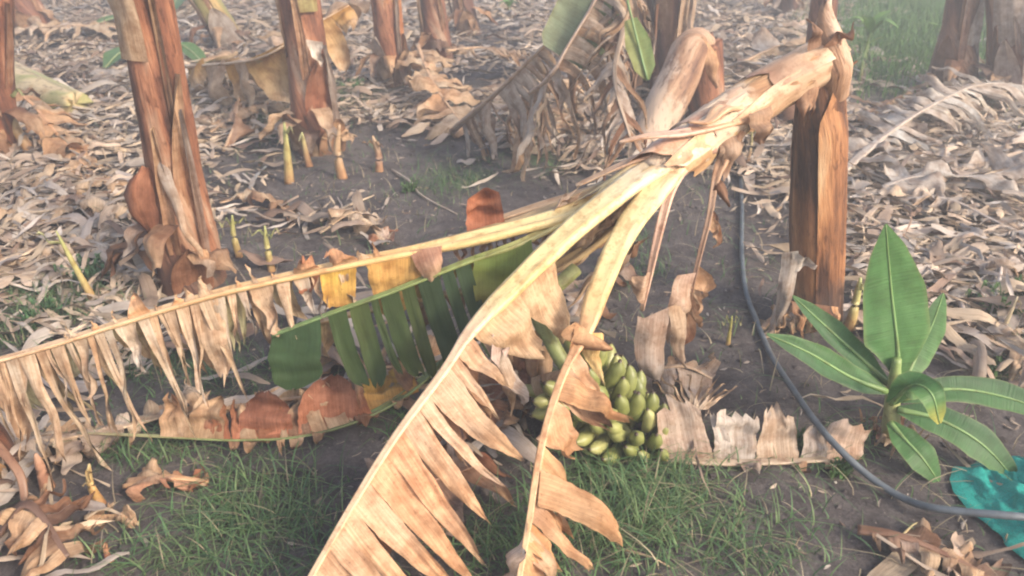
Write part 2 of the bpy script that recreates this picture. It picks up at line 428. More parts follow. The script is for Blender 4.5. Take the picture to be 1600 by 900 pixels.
def scraps(name, pos, L, W, cols, lift, tilt=.25, arch=.2, R=6, mat=M_LITTER, yaw=None):
    n = len(pos); s = np.linspace(-.5, .5, R)[None, :, None]; x = np.linspace(-.5, .5, 3)[None, None, :]
    L = rng.uniform(*L, n)[:, None, None]; W = rng.uniform(*W, n)[:, None, None]
    prof = (1-np.abs(2*s)**rng.uniform(1.5, 6, n)[:, None, None]*rng.uniform(.4, 1, n)[:, None, None])
    skew = rng.uniform(-.3, .3, n)[:, None, None]
    lx = s*L; ly = x*W*prof + skew*L*(4*s*s-1)*.4
    lz = arch*L*rng.uniform(-.5, 1, n)[:, None, None]*(1-4*s*s)+W*rng.uniform(-.35, .45, n)[:, None, None]*(1-4*x*x)+L*.04*np.sin(s*rng.uniform(4, 14, n)[:, None, None]+x)
    tw = rng.normal(0, 1.0, n)[:, None, None]*s + rng.normal(0, tilt, n)[:, None, None]
    ly, lz = ly*np.cos(tw)-lz*np.sin(tw)*.6, np.abs(ly*np.sin(tw)+lz*np.cos(tw))
    pt = rng.normal(0, tilt*.5, n)[:, None, None]; lx, lz = lx*np.cos(pt)-lz*np.sin(pt), np.abs(lx*np.sin(pt))+lz*np.cos(pt)
    yw = rng.uniform(0, 2*PI, n)[:, None, None] if yaw is None else yaw[:, None, None]
    gx_ = pos[:, 0][:, None, None]+lx*np.cos(yw)-ly*np.sin(yw); gy_ = pos[:, 1][:, None, None]+lx*np.sin(yw)+ly*np.cos(yw)
    V = np.stack([gx_, gy_, gh(gx_, gy_)+.003+lz+rng.uniform(0, 1, n)[:, None, None]**1.5*lift], -1)
    ci = rng.integers(0, len(cols), n); C = np.array(cols)[ci]*rng.uniform(.6, 1.3, n)[:, None]
    U = np.stack([np.broadcast_to(x*W, V.shape[:3])+rng.uniform(0, 5, n)[:, None, None], np.broadcast_to(s*L, V.shape[:3])], -1)
    return bulk_mesh(name, V, C, U, mat)

DENSE = [(60, 380, 260, 190, 1), (150, 200, 260, 110, .8), (350, 130, 260, 90, .9), (60, 60, 200, 70, .9), (1200, 90, 150, 75, 1), (1440, 260, 260, 140, 1), (1560, 420, 180, 160, 1), (1420, 420, 110, 90, .9),
         (830, 60, 200, 60, .6), (900, 190, 160, 60, .9), (580, 60, 160, 60, .7), (1250, 290, 60, 70, .8), (540, 350, 110, 40, .35), (1440, 885, 80, 25, .5), (40, 830, 90, 110, .7), (560, 20, 400, 40, .8), (1000, 20, 300, 40, .8), (1130, 140, 200, 60, .8),
         (60, 700, 110, 40, .5), (600, 580, 220, 80, .4), (780, 650, 90, 80, .5), (450, 340, 120, 30, .5), (650, 190, 60, 40, .5)]
BARE = [(1440, 775, 130, 30, .95), (620, 280, 160, 75, .95), (480, 300, 150, 50, .8), (1110, 430, 110, 170, .95), (1200, 560, 190, 110, .95), (1230, 790, 200, 90, .8), (1380, 160, 60, 25, .95), (160, 200, 80, 25, .6), (1420, 75, 130, 90, .8), (160, 800, 100, 90, .6), (330, 870, 200, 60, .8), (1540, 640, 80, 60, .8), (780, 60, 60, 50, .7), (250,240,80,40,.7)]
PAL = [STRAW, (.48,.38,.30), GREY, PGREY, (.36, .27, .21), PGREY, (.25,.17,.13), (.48, .38, .30)]
o = scraps('leaf_litter', sample(6500, DENSE, .001, mute=BARE), (.10, .42), (.012, .07), PAL, .045, .35, .22, 11)
tag(o, 'pale dry banana leaf scraps littering the dark soil', 'leaf litter', kind='stuff')
o = scraps('straw_litter', sample(7500, DENSE, .02, mute=BARE), (.10, .50), (.004, .020), PAL+[STRAW, STRAW, PGREY], .05, .22, .18, 9)
tag(o, 'thin torn strips and straw matted over the soil', 'straw', kind='stuff')
fc = sample(420, [b for b in DENSE if b[4] > .55], .0, mute=BARE); per = 30; nf_ = len(fc)
fd = rng.uniform(0, 2*PI, nf_); fl = rng.uniform(.35, .85, nf_); ss = np.tile(np.linspace(-.5, .5, per), (nf_, 1))+rng.uniform(-.02, .02, (nf_, per))
sg = np.where(np.arange(per) % 2, 1, -1)[None, :]*np.ones((nf_, 1)); ang = fd[:, None]+sg*rng.uniform(.5, 1.3, (nf_, 1))+rng.normal(0, .16, (nf_, per))
px_ = fc[:, 0][:, None]+np.cos(fd)[:, None]*ss*fl[:, None]+np.cos(ang)*.07; py_ = fc[:, 1][:, None]+np.sin(fd)[:, None]*ss*fl[:, None]+np.sin(ang)*.07
fp = np.stack([px_.ravel(), py_.ravel(), np.zeros(px_.size)], -1)
o = scraps('shredded_fronds', fp, (.13, .24), (.010, .034), [STRAW, STRAW, PGREY, (.52, .42, .33), (.48, .38, .30)], .035, .28, .2, 8, yaw=ang.ravel())
tag(o, 'straw coloured shredded fronds lying in overlapping heaps', 'shredded leaves', kind='stuff')
o = scraps('leaf_crumbs', sample(14000, DENSE, .4), (.008, .045), (.002, .012), PAL, .004, .3, .2, 3)
tag(o, 'small crumbs of dead leaf on the bare soil', 'leaf crumbs', kind='stuff')
# clods of soil
pos = sample(9000, [], 1.0, (-4, 4), (1.0, 6.5)); n = len(pos)
ico = np.array([(0, 0, 1)]+[(.894*math.cos(k*1.2566), .894*math.sin(k*1.2566), .447) for k in range(5)]+[(.894*math.cos(k*1.2566+.628), .894*math.sin(k*1.2566+.628), -.447) for k in range(5)]+[(0, 0, -1)])
itri = np.array([(0, 1+k, 1+(k+1) % 5) for k in range(5)]+[(1+k, 6+k, 1+(k+1) % 5) for k in range(5)]+[(6+k, 6+(k+1) % 5, 1+(k+1) % 5) for k in range(5)]+[(11, 6+(k+1) % 5, 6+k) for k in range(5)])
sz = (.003+.016*rng.uniform(0, 1, n)**4)[:, None, None]
V = ico[None]*sz*rng.uniform(.6, 1.3, (n, 12, 1))*np.array([1, 1, .7])+pos[:, None, :]
me = bpy.data.meshes.new('soil_clods'); me.from_pydata(V.reshape(-1, 3).tolist(), [], (itri[None]+np.arange(n)[:, None, None]*12).reshape(-1, 3).tolist())
me.materials.append(M_SOIL); o = bpy.data.objects.new('soil_clods', me); col.objects.link(o); tag(o, 'small dark clods of soil strewn over the ground', 'soil clods', kind='stuff')

def grass(name, pos, H, W, cols, lean, R=6):
    n = len(pos); t = np.linspace(0, 1, R)[None, :, None]; x = np.array([-.5, .5])[None, None, :]
    H = (H[0]+(H[1]-H[0])*rng.uniform(0, 1, n)**1.6)[:, None, None]; yw = rng.uniform(0, 2*PI, n)[:, None, None]; ln = rng.uniform(lean*.3, lean*1.5, n)[:, None, None]
    hx = H*ln*t*t; hz = H*t*(1-.42*ln*t)
    wd = rng.uniform(*W, n)[:, None, None]*(1-t**1.8)+.0004
    px_ = pos[:, 0][:, None, None]+hx*np.cos(yw)-x*wd*np.sin(yw); py_ = pos[:, 1][:, None, None]+hx*np.sin(yw)+x*wd*np.cos(yw)
    pz_ = np.broadcast_to(gh(pos[:, 0], pos[:, 1])[:, None, None]-.004+np.maximum(hz, .004*t), px_.shape)
    V = np.stack([px_, py_, pz_], -1); C = np.array(cols)[rng.integers(0, len(cols), n)]*rng.uniform(.6, 1.3, n)[:, None]
    U = np.stack([np.broadcast_to(x*wd, V.shape[:3]), np.broadcast_to(t*H, V.shape[:3])], -1)
    return bulk_mesh(name, V, C, U, M_GRASS)
GR = [(400, 800, 110, 90, .75), (450, 870, 130, 50, .6), (230, 705, 90, 28, .8), (990, 780, 120, 75, 1), (900, 850, 190, 70, .7), (1130, 850, 150, 90, .3), (760, 860, 80, 60, .35), (110, 470, 90, 40, .8), (30, 520, 60, 25, .6), (1400, 60, 110, 75, 1.0), (1560, 90, 60, 60, 1),
      (548, 135, 35, 28, .8), (700, 280, 60, 30, .25), (640, 660, 80, 50, .12), (300, 590, 160, 40, .45), (830, 260, 60, 20, .2), (400, 160, 60, 60, .25), (1350, 700, 20, 20, .5), (1180, 720, 200, 40, .25), (1590, 520, 50, 60, .5), (985, 400, 50, 60, .15), (280, 880, 160, 40, .4), (190,20,90,25,.4)]
cols = [(.11, .22, .09), (.14, .25, .10), (.09, .18, .09), (.20, .29, .13), (.15, .23, .10)]
o = grass('grass', sample(16500, GR, .012, (-4.5, 4.5), (1.1, 6.5)), (.02, .13), (.0022, .005), cols, 1.25); tag(o, 'thin green grass growing in patches on the soil', 'grass', kind='stuff')
o = grass('far_grass', sample(12000, [(1400, 60, 120, 75, 1.0), (1570, 90, 70, 70, 1), (1440, 20, 120, 40, 1)], .0, (1, 8), (4, 11)), (.06, .28), (.006, .012), [(.10, .22, .05), (.08, .18, .05), (.15, .27, .08)], .6); tag(o, 'brighter taller grass patch behind at upper right', 'grass', kind='stuff')
o = grass('dry_grass', sample(4200, GR, .10, (-4.5, 4.5), (1.1, 6.5)), (.03, .15), (.002, .004), [(.45, .38, .26), (.36, .30, .20)], 1.5); tag(o, 'dead straw coloured grass among the green tufts', 'grass', kind='stuff')

# ------------------------------------------------------------------ banana stems
def stem_mesh(pts, rad, K=36, n=60, sheaths=5, seed=0, rag=0, z0=0):
    """layered sheaths: the radius steps where one sheath edge laps over the next"""
    mb = MB(); S = spline(pts, n); T = tangents(S); rows = []; C = []; U = []; L = 0
    sh = [(random.uniform(0, 6.28), random.uniform(-1.5, 1.5), random.uniform(.5, 1)) for _ in range(sheaths)]
    for i, p in enumerate(S):
        t = i/(n-1); r = interp(rad, t); s = T[i].cross(Vector((0, 1, .001))).normalized(); nn = s.cross(T[i]).normalized()
        if i: L += (S[i]-S[i-1]).length
        row = []; ur = []
        for k in range(K):
            a = 2*PI*k/K; rr = r
            for (a0, sl, amp) in sh:
                da = (a-a0-sl*L) % (2*PI)
                rr += r*.05*amp*(1-da/(2*PI))**2
            rr *= 1+.05*noise.noise(Vector((math.cos(a)*2+seed, math.sin(a)*2, L*5)))+.02*noise.noise(Vector((a*4, L*3, seed)))
            q = p+s*math.cos(a)*rr+nn*math.sin(a)*rr
            if rag and t > .93: q = q+T[i]*rag*(t-.93)/.07*noise.noise(Vector((a*2.5, seed, 3)))*2
            row.append(q); ur.append((a*r, L+z0))
        rows.append(row); U.append(ur); C.append([(1, 1, 1)]*K)
    for e in (0, -1):
        cpt = sum((q for q in rows[e]), Vector())/K
        if e: rows.append([cpt-T[-1]*(.05 if rag else 0)]*K); U.append(U[-1]); C.append(C[-1])
    mb.grid(rows, C, U, closed=True); return mb

def sheath(base, axis, r, a0, a1, h0, h1, flare=.02, c0=TAN, c1=STRAW, tipn=1, lean=.0, seed=0, n=14, K=12, tip=.5):
    """papery sheath wrapping part of a stem between angles a0..a1 (seen from above, -pi/2 faces the camera), from height h0 to h1"""
    mb = MB(); ax = Vector(axis).normalized(); s = ax.cross(Vector((0, 1, 0))).normalized()*1; nn = s.cross(ax).normalized()
    # s is to the left/right, nn along y
    if s.x < 0: s = -s
    if nn.y < 0: nn = -nn
    rows = []; C = []; U = []
    for i in range(n):
        t = i/(n-1); row = []; cr = []; ur = []
        for k in range(K):
            x = k/(K-1); am = (a0+a1)/2; hw = (a1-a0)/2*(1-t**2.2*(1-tip*.2))*(1 if t < .97 else .9)
            a = am+hw*(2*x-1)+lean*t*t
            rr = r*1.06+.006+flare*t*t+.012*noise.noise(Vector((x*4+seed, t*5, seed)))+(.02*abs(2*x-1)**3)*(.3+t)
            hh = h0+(h1-h0)*t+.03*(h1-h0)*noise.noise(Vector((x*9, seed, 2)))*t
            row.append(Vector(base)+ax*hh+s*math.cos(a)*rr+nn*math.sin(a)*rr)
            cr.append(lc(c0, c1, min(1, max(0, t+.4*noise.noise(Vector((x*3, t*3, seed))))))); ur.append((x*r*(a1-a0), t*(h1-h0)))
        rows.append(row); C.append(cr); U.append(ur)
    mb.grid(rows, C, U); return mb

def banana_stem(u, v, u2, v2, wpx, label, mat=M_STEM, H=2.3, foot=1.25, flaps=(), group='banana stems standing in the plantation', dy=0):
    b = GG(u, v); q = Y(u2, v2, b.y+dy); ax = (q-b).normalized()
    r = wpx/FPX*depth(b)/2; th = Thing('banana_plant', b, label, 'banana plant', group)
    k = H/ax.z; top = b+ax*k; sway = Vector((random.uniform(-.02, .02), random.uniform(-.02, .02), 0))
    mb = stem_mesh([b-ax*.03, b.lerp(top, .4)+sway, top], [(0, r*foot*1.08), (.06, r*foot), (.25, r*1.02), (1, r*.72)], seed=random.uniform(0, 50))
    th.part(mb, 'pseudostem', mat)
    # leaf stubs where the crown was snapped off, above the picture
    mb = MB()
    for i in range(5):
        a = i*1.26+u; d = Vector((math.cos(a), math.sin(a), 1.3)).normalized()
        tube(mb, [top-ax*.1, top+d*.18, top+d*.42+Vector((d.x, d.y, -.3))*.1], [(0, r*.4), (1, r*.16)], lc(TAN, BROWN, random.random()), 8, 8)
    th.part(mb, 'leaf_stub', M_RIB)
    for (a0, a1, h0, h1, fl, c0, c1, ln) in flaps:
        th.part(sheath(b, ax, r*(foot if h0 < .1 else 1.0), a0, a1, h0, h1, fl, c0, c1, lean=ln, seed=random.uniform(0, 60)), 'dry_sheath', M_DRY)
    for i in range(5):
        a = F+(i-2)*.62+random.uniform(-.25, .25); d = Vector((math.cos(a), math.sin(a), 0)); sd3 = Vector((-d.y, d.x, 0)); mb = MB(); hh = random.uniform(.1, .32)
        q = b+ax*hh+d*r*foot*.98
        strip(mb, q-sd3*r*.5, q+sd3*r*.5, d+UP*random.uniform(-.3, .4), d*random.uniform(.1, .9)-UP, hh*random.uniform(.8, 1.2), random.choice([BROWN, TAN, OTAN]), random.choice([TAN, GREY, BROWN]), taper=random.uniform(-.4, .4), curl=.35, twist=random.uniform(-1, 1), jag=.4)
        th.part(mb, 'dry_sheath', M_DRY)
    for i in range(3):
        a = F+random.uniform(-1.4, 1.4); h0 = random.uniform(0, .7); wd = random.uniform(.08, .22)
        th.part(sheath(b, ax, r*lerp(foot, .93, min(1, h0*1.6)), a-wd, a+wd, h0, h0+random.uniform(.3, .9), random.choice([0, .003, .008]), random.choice([DBRN, BROWN, (.3, .16, .1), (.36, .2, .12)]), random.choice([BROWN, TAN, GREY]), lean=random.uniform(-.3, .3), seed=random.uniform(0, 60), tip=1), 'dry_sheath', M_DRY)
    return th, b, ax, r

F = -PI/2     # towards the camera
th, b1, ax1, r1 = banana_stem(302, 440, 226, 0, 70, 'tall reddish brown banana stem in front at left with a rusty sheath flap', foot=1.28,
    flaps=[(F-.2, F+1.0, 0, .22, .03, (.34, .16, .09), BROWN, .0), (F-1.6, F-.6, -.01, .17, .03, BROWN, DBRN, 0), (F-1.5, F+.2, .95, 1.42, .012, TAN, STRAW, .2), (F+.3, F+.9, .35, .9, .004, (.36, .18, .1), TAN, .4)])
# rusty brown spathe-like flap hanging to the left of that stem
mb = MB(); o0 = Y(238, 262, b1.y-.1)
qs = [Y(222, 258, b1.y-.12), Y(212, 285, b1.y-.15), Y(214, 315, b1.y-.16), Y(226, 345, b1.y-.15), Y(240, 372, b1.y-.13)]
Q = spline(qs, 18); rows = []; C = []; U = []
for i_, p_ in enumerate(Q):
    t_ = i_/17; wd = interp([(0, .012), (.15, .045), (.35, .062), (.6, .055), (.85, .028), (1, .003)], t_)
    rows.append([p_+Vector((x*wd+.008*noise.noise(Vector((t_*8, x, 3))), -.03*(1-x*x)*wd/.06+.03*x*x+.012*noise.noise(Vector((x*3, t_*4, 5))), -.02*abs(x))) for x in [k/5-1 for k in range(11)]])
    C.append([lc((.36, .16, .09), (.16, .07, .045), abs(k/5-1)*.6+.4*t_) for k in range(11)]); U.append([(k*.012, t_*.25) for k in range(11)])
mb.grid(rows, C, U)
th.part(mb, 'dry_sheath', M_DRY, label='rusty brown flap hanging beside the stem')
mb = MB(); strip(mb, Y(245, 250, b1.y-.13), Y(262, 262, b1.y-.13), Vector((.1, -.2, -1)), Vector((.35, -.1, -1)), .42, GREY, TAN, taper=.2, curl=.3, twist=.5, ny=12)
th.part(mb, 'dry_sheath', M_DRY)

th, b2, ax2, r2 = banana_stem(500, 232, 470, 0, 56, 'banana stem ringed by young shoots with a white sheath tip', M_STEM, foot=1.3,
    flaps=[(F-1.4, F+.2, 0, .28, .05, TAN, BROWN, 0), (F+.2, F+1.4, 0, .24, .06, BROWN, OTAN, 0), (F-.2, F+1.2, .2, .62, .03, RED, BROWN, .2), (F-.2, F+1.0, .85, 1.3, .01, (.32, .27, .12), TAN, .3)])
mb = MB(); strip(mb, Y(478, 62, b2.y-.16), Y(505, 66, b2.y-.17), Vector((0, -.3, -1)), Vector((.4, -.1, -1)), .17, (.70, .64, .56), (.60, .5, .42), taper=.3, point=1.3, curl=.2, ny=8); th.part(mb, 'dry_sheath', M_DRY, label='white sheath tip')
th, b3, ax3, r3 = banana_stem(617, 132, 604, 0, 40, 'slim banana stem split by a dark seam with a ragged pale leaf at its foot', M_STEM, foot=1.15,
    flaps=[(F-.1, F+1.2, .25, 1.3, .0, (.50, .22, .10), OTAN, .0), (F-1.2, F+.1, 0, .4, .04, TAN, GREY, 0), (F+.1, F+1.4, 0, .3, .05, BROWN, TAN, 0)])
banana_stem(686, 92, 674, 0, 34, 'plain rust brown banana stem right of the split stem', M_STEM, foot=1.3, flaps=[(F-1.3, F+.6, 0, .3, .03, RED, BROWN, 0)])
banana_stem(733, 52, 722, 0, 26, 'short looking brown stem farthest back beside the bare soil', M_STEM_D, foot=1.3, flaps=[(F-1, F+1, 0, .3, .03, BROWN, TAN, 0)])
banana_stem(366, 78, 322, 0, 34, 'pale greenish yellow leaning banana stem behind the tall front stem', M_STEM_Y, foot=1.25, flaps=[(F-.6, F+1.4, 0, .42, .03, GREY, PGREY, 0)])
banana_stem(62, 52, 36, 0, 34, 'orange brown banana stem in the far left corner', M_STEM, foot=1.35, flaps=[(F-1.3, F+.9, 0, .3, .04, TAN, OTAN, 0)])
banana_stem(1487, 140, 1507, 0, 46, 'dark footed banana stem with a pale grey sheath hanging on it', M_STEM_D, foot=1.5,
    flaps=[(F-.3, F+.8, .12, .75, .02, (.60, .55, .50), PGREY, .1), (F-1.4, F-.2, 0, .5, .02, DBRN, BROWN, 0)])
banana_stem(1584, 150, 1578, 0, 52, 'banana stem wrapped in grey papery sheaths at right edge', M_STEM_D, foot=1.25,
    flaps=[(F-1.3, F+.3, .35, 1.3, .02, PGREY, GREY, 0), (F-.2, F+1.3, 0, .8, .05, GREY, BROWN, 0), (F-1.2, F-.1, 0, .55, .06, (.3, .24, .24), GREY, 0)])
banana_stem(1268, 168, 1287, 0, 36, 'dark banana stem hidden behind the snapped stump', M_STEM_D, foot=1.1)
banana_stem(1045, 160, 1055, 0, 48, 'shaggy brown banana stem standing beside the hanging dead leaves', M_STEM_D, foot=1.2,
    flaps=[(F-1.3, F-.2, .2, 1.3, .05, BROWN, TAN, 0), (F, F+1.2, .3, 1.3, .03, TAN, GREY, 0)])
banana_stem(1000, 150, 1003, 0, 34, 'dark brown banana stem half hidden in hanging dead leaves', M_STEM_D, foot=1.2, flaps=[(F-1.0, F+.8, .5, 1.4, .05, BROWN, GREY, .3)])
banana_stem(1228, 22, 1234, -40, 26, 'distant brown stem foot at the top beyond the litter', M_STEM_D, foot=1.3)
banana_stem(-25, 245, -25, 60, 70, 'pale orange banana stem cut by the left edge with a forked shoot', M_STEM, foot=1.3, flaps=[(F, F+1.4, 0, .25, .05, OTAN, OTAN, 0), (F-.2, F+1.2, .15, .5, .03, (.62, .45, .33), OTAN, 0)])

# ------------------------------------------------------------------ second snapped stem, centre back
bb = GG(1103, 195); tp = Y(1100, 66, bb.y); r = 27/FPX*depth(bb)
t2 = Thing('snapped_banana_plant', bb, 'smaller snapped banana plant folded over behind the big fallen stem', 'banana plant')
t2.part(stem_mesh([bb-UP*.02, bb.lerp(tp, .5), tp], [(0, r*1.15), (.3, r), (1, r*.9)], rag=.06, n=40), 'stump', M_STEM)
e1, e2 = Y(1062, 120, bb.y-.25), Y(1022, 200, bb.y-.45)
M_STEM_T = stem_mat('tan_stem', (.16, .08, .05), (.34, .20, .12), (.50, .34, .23), (.55, .42, .32), .75, None, 0)
t2.part(stem_mesh([tp+Vector((.03, 0, -.02)), Y(1085, 68, bb.y-.06), e1, e2, Y(1000, 260, bb.y-.6)], [(0, r*.5), (.2, r*.95), (.6, r*1.0), (1, r*.75)], n=40, z0=.3), 'folded_stem', M_STEM_T)
mb = MB()
for (ua, va, ub, vb, L, c) in ((1075, 60, 1098, 58, .32, TAN), (1098, 58, 1118, 80, .30, OTAN), (1070, 70, 1055, 110, .2, STRAW)):
    strip(mb, Y(ua, va, bb.y-.16), Y(ub, vb, bb.y-.16), (0, -.4, -.6), (.05, 0, -1), L, c, lc(c, BROWN, .5), curl=.3, taper=.2, ny=8)
t2.part(mb, 'dry_sheath', M_DRY)

# ------------------------------------------------------------------ lying stem, upper left
a_, b_ = GG(-60, 130, .12), GG(130, 190, .10)
tl = Thing('fallen_banana_stem', gz(b_), 'thick yellowish banana stem lying on the ground at upper left', 'fallen stem')
tl.part(stem_mesh([a_+Vector((-.5, .1, .15)), a_+Vector((0, 0, .10)), a_.lerp(b_, .55)+UP*.04, b_], [(0, .13), (.6, .135), (1, .085)], n=40, rag=.06), 'pseudostem', M_STEM_Y)
mb = MB()
blade(mb, [a_+Vector((.1, -.12, .12)), b_+Vector((0, -.06, .05))], (.1, -.5, -.5), (.1, -.3, -1), .2, 9, [OCH, TAN, (.36, .3, .14)], [BROWN, TAN], gap=.1)
tl.part(mb, 'dry_sheath', M_DRY)

# ------------------------------------------------------------------ the big snapped plant
sb = GG(1275, 497); st = Y(1284, 128, sb.y); rs = 36/FPX*depth(sb)
big = Thing('snapped_banana_plant', sb, 'large snapped banana plant fallen over with torn leaves and a bunch of green bananas', 'banana plant')
big.part(stem_mesh([sb-UP*.03, sb.lerp(st, .5)+Vector((-.01, 0, 0)), st], [(0, rs*1.0), (.1, rs*.98), (.5, rs*.93), (.75, rs*.9), (1, rs*.82)], rag=.07, n=70, K=44), 'stump', M_STUMP)
ax = (st-sb).normalized()
Hs = (st-sb).length
# outer sheath on the right half of the stump, ending in the ragged tail
mb = MB()
def wrap(p_list, r, a0, a1, cfun, n=30, K=14, prof=lambda t: 1, uvz=0):
    S = spline(p_list, n); T = tangents(S); rows = []; C = []; U = []; L = uvz
    sdd = random.uniform(0, 40)
    for i, p in enumerate(S):
        t = i/(n-1); s = T[i].cross(Vector((0, 1, 0))).normalized(); nn = s.cross(T[i]).normalized()
        if s.x < 0: s = -s
        if nn.y < 0: nn = -nn
        if i: L += (S[i]-S[i-1]).length
        rr0 = interp(r, t) if isinstance(r, list) else r
        w = prof(t); am = (a0+a1)/2; row = []; cr = []; ur = []
        for k in range(K):
            x = k/(K-1); a = am+(a1-a0)/2*(2*x-1)*w
            rr = rr0*(1+.05*noise.noise(Vector((x*5+sdd, t*6, sdd)))+.10*abs(2*x-1)**4)
            row.append(p+s*math.cos(a)*rr+nn*math.sin(a)*rr+T[i]*(.03*noise.noise(Vector((x*8, sdd, t*2)))*t))
            cr.append(cfun(x, t)); ur.append((a*rr0, L))
        rows.append(row); C.append(cr); U.append(ur)
    mb.grid(rows, C, U)
wrap([sb, sb.lerp(st, .5), sb.lerp(st, .93), Y(1308, 105, sb.y-.03), Y(1335, 88, sb.y-.05)], [(0, rs*1.08), (.7, rs*1.02), (.85, rs*.8), (1, rs*.2)], F-.35, F+1.7, lambda x, t: (1, 1, 1), prof=lambda t: 1 if t < .75 else max(.12, 1-(t-.75)*3.4))
big.part(mb, 'outer_sheath', M_STUMP)
mb = MB()   # upright broken sheath at the snap
wrap([Y(1306, 150, sb.y-.03), Y(1303, 100, sb.y-.06), Y(1296, 55, sb.y-.05), Y(1291, 15, sb.y-.02), Y(1298, -10, sb.y)], [(0, rs*.45), (.3, rs*.62), (.6, rs*.45), (1, rs*.05)], F-1.5, F+1.7, lambda x, t: (1, 1, 1), uvz=.7)
wrap([Y(1283, 140, sb.y+.09), Y(1284, 70, sb.y+.09), Y(1280, 30, sb.y+.09)], [(0, rs*.6), (1, rs*.2)], F-1.3, F+1.3, lambda x, t: (1, 1, 1), uvz=.7)
big.part(mb, 'torn_sheath', M_TORN)
for (ua, va, ub, vb, d0_, d1_, L_, c_) in ((1262, 80, 1285, 72, (-.1, -.2, 1), (-.3, 0, 1), .10, (.34, .2, .13)), (1240, 130, 1280, 128, (0, -.5, -.6), (.1, -.1, -1), .15, (.44, .27, .17)), (1285, 75, 1312, 70, (.3, -.3, .5), (.6, -.1, .4), .10, (.40, .22, .14)), (1170, 180, 1205, 165, (.1, -.5, -.6), (.2, -.1, -1), .13, (.40, .26, .17)), (1120, 215, 1160, 195, (0, -.5, -.7), (-.1, 0, -1), .17, (.46, .33, .24))):
    mb = MB(); strip(mb, Y(ua, va, sb.y-.10 if ua > 1210 else 2.50), Y(ub, vb, sb.y-.10 if ua > 1210 else 2.54), d0_, d1_, L_, c_, lc(c_, BROWN, .5), curl=.3, jag=.4, twist=.8, taper=.2); big.part(mb, 'dry_sheath', M_DRY)
mb = MB()   # grey flap low on the stump
strip(mb, Y(1222, 395, sb.y-.10), Y(1248, 392, sb.y-.12), (.1, -.2, -1), (-.15, -.1, -1), .30, PGREY, GREY, taper=-.1, point=4, curl=.3, ny=12, nx=6)
strip(mb, Y(1238, 394, sb.y-.12), Y(1240, 425, sb.y-.12), (.9, -.2, -.05), (1, -.1, -.3), .09, (.55, .5, .45), PGREY, taper=.2, point=1.2, curl=.15)
blade(mb, [Y(1235, 470, sb.y-.12), Y(1310, 480, sb.y-.12)], (0, -.6, -.5), (0, -.7, -.7), .14, 5, [OTAN, BROWN], [TAN, OTAN], gap=.05)
blade(mb, [Y(1215, 470, sb.y-.05), Y(1240, 478, sb.y-.11)], (-.3, -.6, -.6), (-.5, -.6, -.6), .2, 3, [PGREY, TAN], [TAN, PGREY], gap=.05)
big.part(mb, 'dry_sheath', M_DRY)

# fallen upper stem
J = [Y(1308, 78, sb.y-.01), Y(1268, 104, sb.y-.05), Y(1185, 152, 2.66), Y(1110, 205, 2.56), Y(1055, 245, 2.47), Y(1020, 275, 2.41)]
big.part(stem_mesh(J, [(0, .052), (.05, .060), (.2, .067), (.5, .070), (.78, .072), (1, .05)], n=60, K=40, sheaths=8), 'fallen_stem', M_STEM_P)
def along(t): S = spline(J, 60); i = min(58, int(t*59)); return S[i], (S[i+1]-S[i]).normalized()
mb = MB()   # overlapping pale sheaths lying on it, with ragged edges
for (t0_, t1_, a0, a1, c0, c1) in ((.03, .42, .3, 3.3, (.60, .42, .28), (.34, .20, .13)), (.40, .78, .2, 3.2, (.56, .38, .26), (.40, .24, .17)), (.10, .55, -1.2, .6, (.52, .36, .24), OTAN), (.50, .92, -.9, .9, (.52, .37, .20), (.44, .26, .14)), (.72, 1.0, .1, 2.8, (.62, .42, .34), WARM)):
    rows = []; C = []; U = []; sdd = random.uniform(0, 30); n = 18; K = 12
    for i in range(n):
        x = i/(n-1); p, T_ = along(t0_+(t1_-t0_)*x); s = T_.cross(UP).normalized(); nn = s.cross(T_)
        row = []; cr = []; ur = []
        for k in range(K):
            y = k/(K-1); a = lerp(a0, a1, .5+(y-.5)*(1-.12*x**3)); rr = .0735+.009*x+.007*noise.noise(Vector((y*4+sdd, x*5, 1)))+.006*abs(2*y-1)**4
            row.append(p-s*math.cos(a)*rr+nn*math.sin(a)*rr+T_*(.05*noise.noise(Vector((y*5, sdd, 3)))*x+.10*(y-.5)*x))
            cr.append(lc(c0, c1, max(0, min(1, x**2+.6*noise.noise(Vector((y*5, x*5, sdd))))))); ur.append((y*.15, x*.3))
        rows.append(row); C.append(cr); U.append(ur)
    mb.grid(rows, C, U)
big.part(mb, 'dry_sheath', M_RIB)
# loose pink-tan sheath sticking out left from the stem, and dark withered stalks at the back
mb = MB()
tube(mb, [Y(1150, 185, 2.56), Y(1080, 205, 2.45), Y(1010, 213, 2.42), Y(968, 222, 2.42)], [(0, .045), (.5, .030), (1, .012)], [(0, OTAN), (.6, (.62, .42, .33)), (1, WARM)], 20, 12, groove=.6, flat=.4, lump=.25)
tube(mb, [Y(1110, 230, 2.5), Y(1040, 235, 2.45), Y(985, 252, 2.44), Y(900, 290, 2.42)], [(0, .04), (.5, .026), (1, .012)], [(0, (.34, .2, .15)), (1, TAN)], 20, 12, groove=.6, flat=.4, lump=.25)
tube(mb, [Y(1170, 170, 2.6), Y(1130, 168, 2.52), Y(1105, 190, 2.47), Y(1075, 190, 2.47)], [(0, .03), (.5, .03), (1, .008)], [(0, WARM), (1, OTAN)], 16, 10, groove=.5, flat=.4, lump=.3)
big.part(mb, 'torn_sheath', M_RIB, label='loose pinkish sheath on top of the stem')

